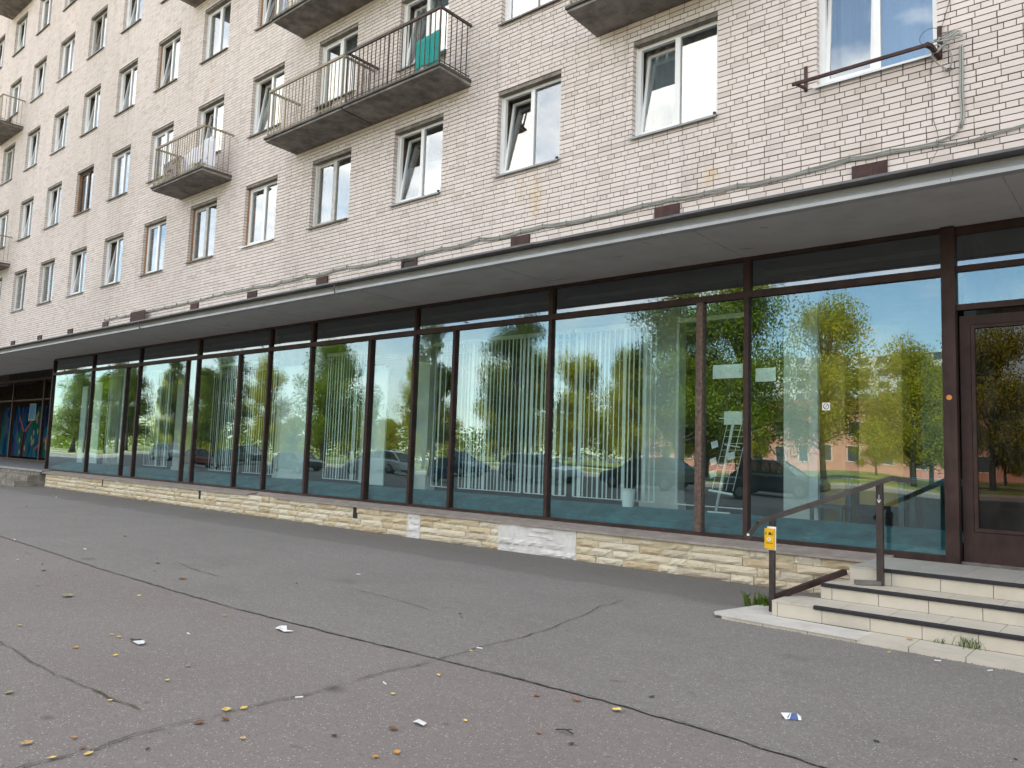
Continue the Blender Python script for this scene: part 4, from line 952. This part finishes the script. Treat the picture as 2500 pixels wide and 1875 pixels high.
def weeds(name, label, cx, cy, cz, n, h, spread, wid=.006, seed=1, kind=None):
    rr = random.Random(seed); b = MB()
    for q in range(n):
        x, y = cx+rr.gauss(0, spread), cy+rr.gauss(0, spread*.5); hh = h*rr.uniform(.4, 1.1); dx, dy = rr.uniform(-1, 1)*hh*.7, rr.uniform(-1, .6)*hh*.5; w = wid*rr.uniform(.6, 1.3); an = rr.uniform(0, 3.14); wx, wy = math.cos(an)*w, math.sin(an)*w
        p0, p1, p2 = (x, y, cz), (x+dx*.4, y+dy*.4, cz+hh*.7), (x+dx, y+dy, cz+hh*.95)
        b.quad((p0[0]-wx, p0[1]-wy, cz), (p0[0]+wx, p0[1]+wy, cz), (p1[0]+wx, p1[1]+wy, p1[2]), (p1[0]-wx, p1[1]-wy, p1[2]))
        k = len(b.v); b.v += [(p1[0]-wx, p1[1]-wy, p1[2]), (p1[0]+wx, p1[1]+wy, p1[2]), p2]; b.f.append((k, k+1, k+2))
    return tag(b.build(name, WEED), label, 'weed', kind=kind)
weeds('weed_clump', 'green weed clump at the left end of the entrance step pad', -3.12, 7.62, .0, 130, .16, .085, .009, 1)
weeds('weed_clump', 'thin grass tuft growing out of the lowest entrance step', -1.27, 7.095, .046, 46, .10, .05, .003, 2)
weeds('weed_clump', 'tiny grass tuft by the lowest step left of the larger one', -1.50, 7.10, .046, 12, .05, .03, .003, 3)
weeds('weed_clump', 'mossy grass patch at the foot of the far left steps', -29.3, 8.15, .0, 420, .16, .55, .012, 4)

# ------------------------------------------------------------------ fallen leaves and litter on the asphalt
rl = random.Random(17)
def leafmesh(M, kind):
    b = MB(); n = 6; cur = rl.uniform(.15, .5)
    for q in range(n+1):
        u = q/n; w = .36*math.sin(math.pi*min(1, u*.97+.03))**.7*(1+.25*math.sin(q*2.3)) if 0 < q < n else .02
        for v in (-1, 0, 1): b.v.append(((u-.5), v*w, .03 + cur*(abs(v)*w*.8 + (u-.4)**2*.9) + rl.uniform(-.02, .02)))
    for q in range(n):
        A = q*3; b.f += [(A, A+3, A+4, A+1), (A+1, A+4, A+5, A+2)]
    return b.mesh('fallen_leaf', M)
LM = {k: [leafmesh(m_, k) for _ in range(3)] for k, m_ in LF.items()}
def leaf(x, y, kind, s, label, group=None, z=.006):
    s *= .78
    o = link('fallen_leaf', rl.choice(LM[kind]), None, (x, y, z), (rl.uniform(-.12, .12), rl.uniform(-.12, .12), rl.uniform(0, 6.28))); o.scale = (s, s, s*rl.uniform(.7, 1.3))
    return tag(o, label, 'leaf', group)
big = [(-3.94, 2.32, 'yellow', .085, 'largest bright yellow leaf lying by the long asphalt crack'), (-3.90, 2.40, 'yellow', .06, 'second yellow leaf just right of the largest one by the crack'),
       (-5.02, 1.61, 'green', .075, 'olive brown leaf near the left edge of the photo'), (-4.13, 1.42, 'tan', .075, 'curled tan leaf in the bottom left corner'), (-3.81, 1.57, 'yellow', .055, 'pale yellow leaf below the crack at bottom left'),
       (-3.87, 1.44, 'yellow', .05, 'pale round leaf touching the crack at bottom left'), (-4.06, 1.60, 'orange', .042, 'small orange leaf above the crack at bottom left'), (-3.90, 1.58, 'brown', .045, 'brown leaf stuck in the crack at bottom left'),
       (-3.85, 2.12, 'brown', .075, 'flat brown leaf just under the largest yellow leaf'), (-3.81, 2.24, 'brown', .065, 'thin brown leaf right of the flat brown one'), (-7.77, 2.90, 'green', .17, 'crumpled grey green leaf on the reddish asphalt at left'),
       (-8.05, 4.13, 'brown', .14, 'crumpled brown leaf just beyond the asphalt seam at left'), (-3.10, 2.77, 'brown', .07, 'dark brown leaf in the lower middle'), (-2.88, 2.47, 'orange', .055, 'orange brown leaf at the bottom middle'),
       (-2.85, 2.58, 'orange', .055, 'upright orange leaf at the bottom middle'), (-2.94, 3.75, 'rust', .06, 'rusty leaf left of the seam in the lower middle'), (-2.72, 3.85, 'rust', .07, 'rust coloured leaf touching the seam'), (-2.45, 3.87, 'yellow', .08, 'yellow leaf lying on the dark seam at lower right'),
       (-2.54, 3.27, 'rust', .045, 'small rusty leaf below the seam at lower right'), (-3.50, 2.16, 'tan', .045, 'small tan leaf right of the crack at the bottom'), (-5.81, 2.25, 'orange', .06, 'orange leaf left of the torn wrapper'),
       (-4.66, 2.34, 'yellow', .05, 'yellow leaf between the two cracks at left'), (-4.88, 2.58, 'tan', .05, 'tan leaf right of the torn wrapper')]
for a in big: leaf(*a)
leaf(-1.68, 7.03, 'orange', .08, 'orange twig of a leaf lying on the tiled step pad', None, .048); leaf(-1.73, 6.62, 'tan', .06, 'tan leaf against the front of the step pad')
for x, y, lab in ((-6.03, 2.58, 'left one of two small yellow leaves left of the torn wrapper'), (-5.93, 2.59, 'right one of two small yellow leaves left of the torn wrapper'), (-5.43, 2.36, 'small yellow leaf below the torn wrapper'),
                  (-4.51, 1.95, 'small yellow leaf beside the mossy crack'), (-6.13, 3.53, 'lone small yellow leaf left of the torn white paper'), (-6.76, 2.20, 'small yellow leaf near the left edge above the mossy crack'),
                  (-8.55, 2.91, 'small yellow leaf beyond the crumpled grey green leaf'), (-7.41, 3.39, 'small yellow leaf right of the crumpled grey green leaf'), (-3.64, 3.62, 'small yellow leaf just below the crossing of crack and seam'),
                  (-3.93, 4.23, 'small yellow leaf on the crack just beyond the seam'), (-3.54, 3.15, 'small pale leaf right of the crack in the lower middle'), (-2.93, 3.13, 'small pale leaf right of the torn white paper in the lower middle'),
                  (-10.42, 3.31, 'small yellow leaf far left before the asphalt seam'), (-9.7, 4.62, 'small yellow leaf far left beyond the asphalt seam'), (-11.71, 4.21, 'small yellow leaf on the far left part of the seam')):
    leaf(x, y, 'yellow', rl.uniform(.035, .05)*(1.25 if x < -6 else 1), lab, 'small yellow leaves on the asphalt')
for x, y, lab in ((-18.66, 6.0, 'dark leaf scrap far off before the far left steps'), (-10.98, 3.59, 'dark leaf scrap at the left edge below the seam'), (-4.89, 5.10, 'upper one of two dark scraps beyond the seam in the middle'), (-4.78, 5.01, 'lower one of two dark scraps beyond the seam in the middle'),
                  (-3.23, 2.50, 'dark leaf scrap left of the orange leaves at the bottom'), (-2.33, 3.27, 'dark leaf scrap right of the black twig'), (-2.44, 4.24, 'dark leaf scrap just beyond the seam at lower right'), (-1.23, 4.45, 'dark leaf scrap right of the blue wrapper'), (-.65, 4.70, 'dark leaf scrap in the bottom right corner'),
                  (-9.26, 4.43, 'dark leaf scrap beyond the seam at left'), (-9.9, 3.4, 'leftmost of three dark scraps below the seam at far left'), (-9.4, 3.25, 'middle of three dark scraps below the seam at far left'), (-8.9, 3.4, 'rightmost of three dark scraps below the seam at far left'),
                  (-7.1, 4.9, 'dark leaf scrap right of the crumpled brown leaf'), (-12.2, 5.3, 'dark leaf scrap in the empty asphalt at far left'), (-3.68, 1.78, 'dark curled leaf scrap below the crack at bottom left')):
    leaf(x, y, 'dark', rl.uniform(.03, .05)*(1.5 if x < -8 else 1), lab, 'dark leaf scraps on the asphalt')
def bit(name, label, x, y, verts, M, cat, group=None, th=.003):
    b = MB(); b.v = [(a, c, d) for a, c, d in verts]; b.f = [tuple(range(len(verts)))]
    o = b.build(name, M, None, False, (x, y, .012)); o.modifiers.new('t', 'SOLIDIFY').thickness = th; return tag(o, label, cat, group)
bit('paper_scrap', 'torn white paper scrap left of the middle on reddish asphalt', -5.34, 3.59, [(-.09, -.02, 0), (-.01, -.035, .012), (.05, -.03, 0), (.10, .02, .006), (.02, .015, 0), (-.03, .045, .02), (-.10, .03, .01)], PAPERM, 'paper')
bit('paper_scrap', 'small torn white paper in the lower middle', -3.06, 2.92, [(-.04, -.01, 0), (.0, -.02, .01), (.04, -.01, 0), (.035, .015, .005), (-.03, .02, .008)], PAPERM, 'paper')
wr = thing('torn_wrapper', 'torn black and white wrapper on the asphalt at left', 'wrapper', (-5.68, 2.62, .012))
MB().prism([(-.02, -.03), (.075, -.035), (.085, .0), (.05, .025), (.0, .03)], 0, .006).build('white_half', PAPERM, wr); MB().prism([(-.10, -.015), (-.022, -.03), (-.002, .03), (-.06, .03), (-.04, .01)], 0, .008).build('dark_half', LF['dark'], wr)
bw = thing('sweet_wrapper', 'crumpled blue and white wrapper on the asphalt at lower right', 'wrapper', (-1.68, 4.48, .008), rz=.6); bw.scale = (.75, .75, .75)
bb = MB(); bb.v = [(-.055, -.03, 0), (.05, -.03, 0), (.06, .02, .012), (-.04, .03, .004), (-.02, -.005, .04), (.03, .0, .036)]; bb.f = [(0, 1, 5, 4), (1, 2, 5), (2, 3, 4, 5), (3, 0, 4), (3, 2, 1, 0)]; bb.build('body', plain('wrapper_blue', (.06, .11, .26), .35, .2, 30), bw)
bb = MB(); bb.v = [(-.06, -.034, .002), (-.03, -.034, .006), (-.01, -.006, .044), (-.045, .034, .008), (-.08, .03, .03), (.035, -.034, .003), (.056, -.034, .003), (.068, .022, .014), (.045, .02, .016), (.034, .0, .041)]; bb.f = [(0, 1, 2, 3, 4), (5, 6, 7, 8, 9)]; o = bb.build('white_edge', PAPERM, bw); o.modifiers.new('t', 'SOLIDIFY').thickness = .002
cig = MB().tube([(-.02, 0, .004), (.02, 0, .004)], .004, 8).mesh('cigarette_butt', PAPERM)
for x, y, lab in ((-5.68, 2.99, 'beyond the torn wrapper'), (-3.84, 2.71, 'on the crack in the lower middle'), (-3.92, 4.31, 'on the crack beyond the seam'), (-1.39, 6.60, 'at the kerb of the entrance steps, left of two'), (-1.05, 6.58, 'at the kerb of the entrance steps, right of two'), (-7.17, 5.77, 'far out on the grey asphalt'), (-12.48, 3.9, 'at the left end of the seam'), (-10.97, 4.26, 'just beyond the seam at left'), (-21.41, 7.53, 'near the far end of the plinth'), (-3.72, 3.24, 'just right of the crack below the seam')):
    o = link('cigarette_butt', cig, None, (x, y, .010), (0, 0, rl.uniform(-.8, 1.2))); k = 1.7 if x < -8 else 1.1; o.scale = (k, k, k); tag(o, 'white cigarette butt ' + lab, 'cigarette butt', 'cigarette butts')
tw = thing('twig', 'small black forked twig below the seam at lower right', 'twig', (-2.45, 3.37, .008))
MB().tube([(-.05, -.01, .004), (0, .006, .012), (.055, .0, .006)], .004, 5).build('stem', LF['dark'], tw); MB().tube([(-.02, .0, .008), (.03, .025, .014)], .003, 5).build('fork', LF['dark'], tw)

gr = MB(); rg_ = random.Random(77)
def pebble(x, y, z, s_):
    n = len(gr.v); a = rg_.uniform(0, 6.28)
    for q in range(3): gr.v.append((x+math.cos(a+q*2.1)*s_*rg_.uniform(.7, 1.3), y+math.sin(a+q*2.1)*s_*rg_.uniform(.7, 1.3), z))
    gr.v.append((x, y, z+s_*rg_.uniform(.5, 1.0))); gr.f += [(n, n+1, n+3), (n+1, n+2, n+3), (n+2, n, n+3)]
for q in range(2600): pebble(rg_.uniform(-14, 1), 1.0+7.8*rg_.random()**1.2, .0085, rg_.choice([.0025, .003, .004, .006]))
for q in range(1500): x = rg_.uniform(-26, -3); pebble(x, 8.93-abs(rg_.gauss(0, .05)), .0085, rg_.choice([.004, .006, .009, .013]))
for q in range(420): t_ = rg_.random(); pebble(-3.9+rg_.gauss(0, .025)+.03*math.sin(t_*9), .8+t_*5.2, .0095, rg_.choice([.003, .004, .006]))
for q in range(500): pebble(rg_.uniform(-16, 0), 3.9+rg_.gauss(0, .03), .0095, rg_.choice([.003, .004, .005]))
for q in range(260): x = rg_.uniform(-3.2, .5); pebble(x, yk(x)-.015-abs(rg_.gauss(0, .02)), .0085, rg_.choice([.003, .005, .007]))
tag(gr.build('grit', plain('grit_stone', (.24, .22, .20), .95, .5, 60)), 'loose grit and crumbs scattered over the forecourt asphalt', 'grit', kind='stuff')
# ------------------------------------------------------------------ across the street (seen in the glass)
lw = MB(); lw.quad((-320, -110, .09), (160, -110, .09), (160, -31, .09), (-320, -31, .09)); struct(lw.build('lawn', GRASS))
struct(MB().box(-320, 160, -31, -30.7, -.05, .13).build('kerb', CONC))
pt = MB(); pt.quad((-320, -47, .096), (160, -47, .096), (160, -43.5, .096), (-320, -43.5, .096)); struct(pt.build('path', PATH))
rt_ = random.Random(31)
def treemesh(M, h, rad, n, ls, blobs):
    tr = MB(); th = h*.42; top = (rt_.uniform(-.2, .2), rt_.uniform(-.2, .2), h*.8)
    tr.tube([(0, 0, -.1), (.03, .02, th*.5), (.08, -.04, th), top], [h*.022, h*.017, h*.013, h*.004], 8)
    cr = MB(); cs = []
    for q in range(blobs):
        a = rt_.uniform(0, 6.28); z = h*rt_.uniform(.20, .95); rr = rad*rt_.uniform(.15, .72)*(1.15-max(0, (z/h-.55))*1.5)
        c = Vector((math.cos(a)*rr, math.sin(a)*rr, z)); cs.append((c, rad*rt_.uniform(.20, .40)))
        tr.tube([(.03, .0, min(z*.72, th*1.3)), tuple(c*.5+Vector((0, 0, z*.42))), tuple(c)], [h*.007, h*.004, h*.0015], 5)
    for q in range(n):
        c, r_ = rt_.choice(cs); d = Vector((rt_.gauss(0, 1), rt_.gauss(0, 1), rt_.gauss(0, .8))).normalized(); p = c + d*r_*rt_.random()**.4
        a = Vector((rt_.gauss(0, 1), rt_.gauss(0, 1), rt_.gauss(0, 1))).normalized(); b_ = a.cross(d+Vector((.01, .02, .3))).normalized(); s_ = ls*rt_.uniform(.6, 1.3)
        cr.quad(tuple(p-a*s_), tuple(p-b_*s_*.6), tuple(p+a*s_), tuple(p+b_*s_*.6))
    return tr.mesh('trunk', BARK, True), cr.mesh('crown', M)
TM = {'green': treemesh(LEAFG, 11.5, 4.6, 30000, .088, 60), 'green2': treemesh(LEAFG, 13.0, 5.4, 36000, .09, 70), 'yellow': treemesh(LEAFY, 9.0, 4.0, 26000, .08, 54), 'yellow2': treemesh(LEAFY, 11.5, 4.3, 28000, .084, 60), 'dark': treemesh(LEAFD, 12.5, 3.9, 30000, .085, 60), 'slim': treemesh(LEAFD, 11.5, 2.6, 20000, .08, 44)}
tl = [(-48, -50, 'yellow', 1.1), (-39.5, -47, 'yellow2', .85), (-33, -47, 'yellow', .95), (-70, -47, 'yellow', 1.1), (-62, -53, 'yellow', 1.05), (-15, -52, 'yellow', .9), (-2, -42, 'green2', .9), (-9, -42, 'yellow', 1.0), (-13.5, -40, 'yellow2', .72), (-19.5, -41, 'yellow2', .98), (-24.5, -36, 'green2', 1.0), (-29.5, -37, 'dark', 1.08), (-37, -52, 'yellow', 1.05), (-43, -54, 'yellow', .95), (-47, -38, 'dark', 1.02), (-55, -50, 'yellow2', .9), (-60, -38, 'slim', 1.12), (-66, -42, 'yellow2', .9), (-77, -38, 'green', 1.05), (-85, -44, 'yellow', 1.05), (-93, -40, 'yellow2', .98), (-101, -38, 'dark', 1.0), (-110, -41, 'green', .95), (-119, -38, 'slim', 1.05), (-126, -42, 'yellow2', .95), (-135, -38, 'dark', 1.05), (-145, -40, 'green', 1.0), (-155, -38, 'dark', 1.08), (-165, -40, 'green2', .9)]
for k in range(27): tl.append((-4 - k*7.0 + rt_.uniform(-2, 2), -66 + rt_.uniform(-6, 6), rt_.choice(['yellow', 'yellow2', 'green', 'yellow']), rt_.uniform(.75, .95)))
desc = {'green': 'broad green', 'green2': 'tall broad green', 'yellow': 'low yellowing', 'yellow2': 'tall yellowing', 'dark': 'dark green', 'slim': 'slim dark green'}
tl.sort(key=lambda a: -a[0])
TENS = ['first', 'second', 'third', 'fourth', 'fifth', 'sixth', 'seventh', 'eighth', 'ninth', 'tenth', 'eleventh', 'twelfth', 'thirteenth', 'fourteenth', 'fifteenth', 'sixteenth', 'seventeenth', 'eighteenth', 'nineteenth']
ORD = TENS + ['twentieth'] + ['twenty ' + a for a in TENS[:9]] + ['thirtieth'] + ['thirty ' + a for a in TENS[:9]] + ['fortieth'] + ['forty ' + a for a in TENS[:9]] + ['fiftieth'] + ['fifty ' + a for a in TENS[:9]] + ['sixtieth']
for q, (x, y, k, s_) in enumerate(tl):
    t = thing('tree', '%s tree, %s from the door in the reflected row' % (desc[k], ORD[q]), 'tree', (x, y, .08), 'trees across the street', rt_.uniform(0, 6.28))
    s_ *= 1.22 if y > -60 else 1.12; w_ = .88 if y > -58 else .8; s_ *= 1 if y > -58 else .78; t.scale = (s_*w_, s_*w_, s_); link('trunk', TM[k][0], t); link('crown', TM[k][1], t)
hb = thing('pink_building', 'long low pink building with white window surrounds seen in the glass', 'building', (-21, -92, 0))
MB().box(-45, 45, -12, 0, 0, 8.2).build('wall', PINK, hb); MB().xprism([(.5, 8.201), (-6, 10.6), (-12.5, 8.201)], -45.5, 45.5).build('roof', ROOFR, hb)
sf = ring(MB(), -.85, .85, -1.15, 1.15, .18, .0, .06).mesh('window', plain('window_surround', (.62, .42, .36), .9)); pg = MB().box(-.67, .67, .005, .03, -.97, .97).mesh('pane', WIND)
for fl_ in range(2):
    for q in range(25): w = link('window', sf, hb, (-43.2+q*3.6, .0, 2.3+3.4*fl_)); w.rotation_euler = (0, 0, 0); link('pane', pg, w)
pb = thing('pale_tower_block', 'pale nine storey block with rows of balconies far behind the pink building', 'building', (-62, -170, 0))
MB().box(-34, 34, -14, 0, 0, 27).build('wall', PALEW, pb)
wm = MB().box(-1.0, 1.0, .01, .05, -.8, .8).mesh('window', WIND)
for fl_ in range(4, 9):
    for q in range(18): link('window', wm, pb, (-32+q*3.75, 0, 1.9+3*fl_))
wd = MB(); rwd = random.Random(8)
for q in range(34000):
    x = rwd.uniform(-420, 120); hmax = 7.5 + 2.2*math.sin(x*.11) + 1.6*math.sin(x*.29+1) + 1.0*math.sin(x*.71)
    z = hmax*rwd.random()**.8; y = -118 - 8*rwd.random() + 2.5*(1-z/hmax); s_ = rwd.uniform(.25, .5); a = rwd.uniform(0, 3.14); tz = rwd.uniform(-.5, .5)
    wd.quad((x-math.cos(a)*s_, y-math.sin(a)*s_, z), (x, y-.1, z-s_*.6+tz*.2), (x+math.cos(a)*s_, y+math.sin(a)*s_, z+tz*.4), (x, y+.1, z+s_*.6))
tag(wd.build('distant_woods', LEAFG), 'distant green tree line closing the view behind the lawn', 'woods', kind='stuff')
# parked cars
def carpaint(n, c): return plain(n, c, .25, .02, 2, bs=.0, spec=.6)
PAINTS = [carpaint('car_dark_grey', (.06, .065, .07)), carpaint('car_silver', (.42, .43, .44)), carpaint('car_dark_green', (.03, .06, .05)), carpaint('car_white', (.65, .66, .66)), carpaint('car_blue', (.03, .06, .14)), carpaint('car_red', (.22, .03, .03))]
def loft(secs, M, name):
    b = MB(); n = len(secs[0])
    for s in secs: b.v += s
    for i in range(len(secs)-1):
        for q in range(n-1): A = i*n+q; b.f.append((A, A+1, A+n+1, A+n))
    b.f.append(tuple(range(n-1, -1, -1))); e = (len(secs)-1)*n; b.f.append(tuple(range(e, e+n))); return b.mesh(name, M, False)
def bodysec(x, zl, zh, w): return [(x, -w*.93, zl), (x, -w, zl+.16), (x, -w*.985, zh-.12), (x, -w*.88, zh), (x, w*.88, zh), (x, w*.985, zh-.12), (x, w, zl+.16), (x, w*.93, zl)]
BODYS = [(-2.15, .38, .70, .74), (-2.08, .24, .86, .82), (-1.5, .22, .93, .86), (-.6, .20, .95, .87), (.7, .20, .94, .87), (1.1, .20, .90, .87), (1.75, .22, .78, .84), (2.1, .26, .68, .78), (2.18, .36, .56, .70)]
def glsec(x, z0, z1, w0, w1): return [(x, -w0, z0), (x, -w1, z1-.04), (x, -w1*.9, z1), (x, w1*.9, z1), (x, w1, z1-.04), (x, w0, z0)]
cabin = [glsec(-2.0, .86, .90, .72, .70), glsec(-1.35, .92, 1.40, .78, .60), glsec(-.5, .93, 1.46, .79, .62), (glsec(.25, .93, 1.42, .79, .61)), glsec(1.15, .88, .90, .76, .72)]
roofs = [glsec(-1.38, 1.36, 1.412, .63, .615), glsec(-.5, 1.42, 1.474, .64, .63), glsec(.28, 1.38, 1.43, .63, .615)]
whl = MB().tube([(0, -.10, 0), (0, .10, 0)], .31, 18).mesh('tyre', TYRE); riml = MB().tube([(0, -.108, 0), (0, .108, 0)], .19, 14).mesh('rim', RIM)
glassm = loft(cabin, CARG, 'window_band'); lm = MB().box(2.02, 2.14, .42, .70, .56, .68).box(2.02, 2.14, -.70, -.42, .56, .68).mesh('headlight', LIGHTM)
bodym = [loft([bodysec(*s) for s in BODYS], p_, 'body') for p_ in PAINTS]; roofm = [loft(roofs, p_, 'car_roof') for p_ in PAINTS]
pil = [MB().bar((1.12, .73, .90), (.27, .60, 1.41), .06).bar((1.12, -.73, .90), (.27, -.60, 1.41), .06).bar((-1.98, .71, .88), (-1.36, .60, 1.39), .07).bar((-1.98, -.71, .88), (-1.36, -.60, 1.39), .07).bar((-.5, .785, .94), (-.5, .625, 1.44), .06).bar((-.5, -.785, .94), (-.5, -.625, 1.44), .06).mesh('pillar', p_) for p_ in PAINTS]
cn = ['dark grey', 'silver', 'dark green', 'white', 'blue', 'red']
cars = [(-12.5, -13.0, 0), (-18.5, -13.2, 2), (-24.5, -12.8, 1), (-31, -13.1, 4), (-38, -13.0, 3), (-46, -13.1, 0), (-53, -12.9, 2), (-60, -13.0, 5), (-67, -13.1, 1)]
od = ['nearest to', 'second from', 'third from', 'fourth from', 'fifth from', 'sixth from', 'seventh from', 'eighth from', 'farthest from']
for q, (x, y, c) in enumerate(cars):
    t = thing('parked_car', '%s parked car %s the entrance steps in the reflected row' % (cn[c], od[q]), 'car', (x, y, 0), 'cars parked along the kerb', rt_.uniform(-.04, .04) + (math.pi if q % 3 == 1 else 0))
    link('body', bodym[c], t); link('window_band', glassm, t); link('car_roof', roofm[c], t); link('pillar', pil[c], t); link('headlight', lm, t)
    for sx in (-1.32, 1.35):
        for sy in (-.76, .76): w = link('tyre', whl, t, (sx, sy, .31)); link('rim', riml, w)
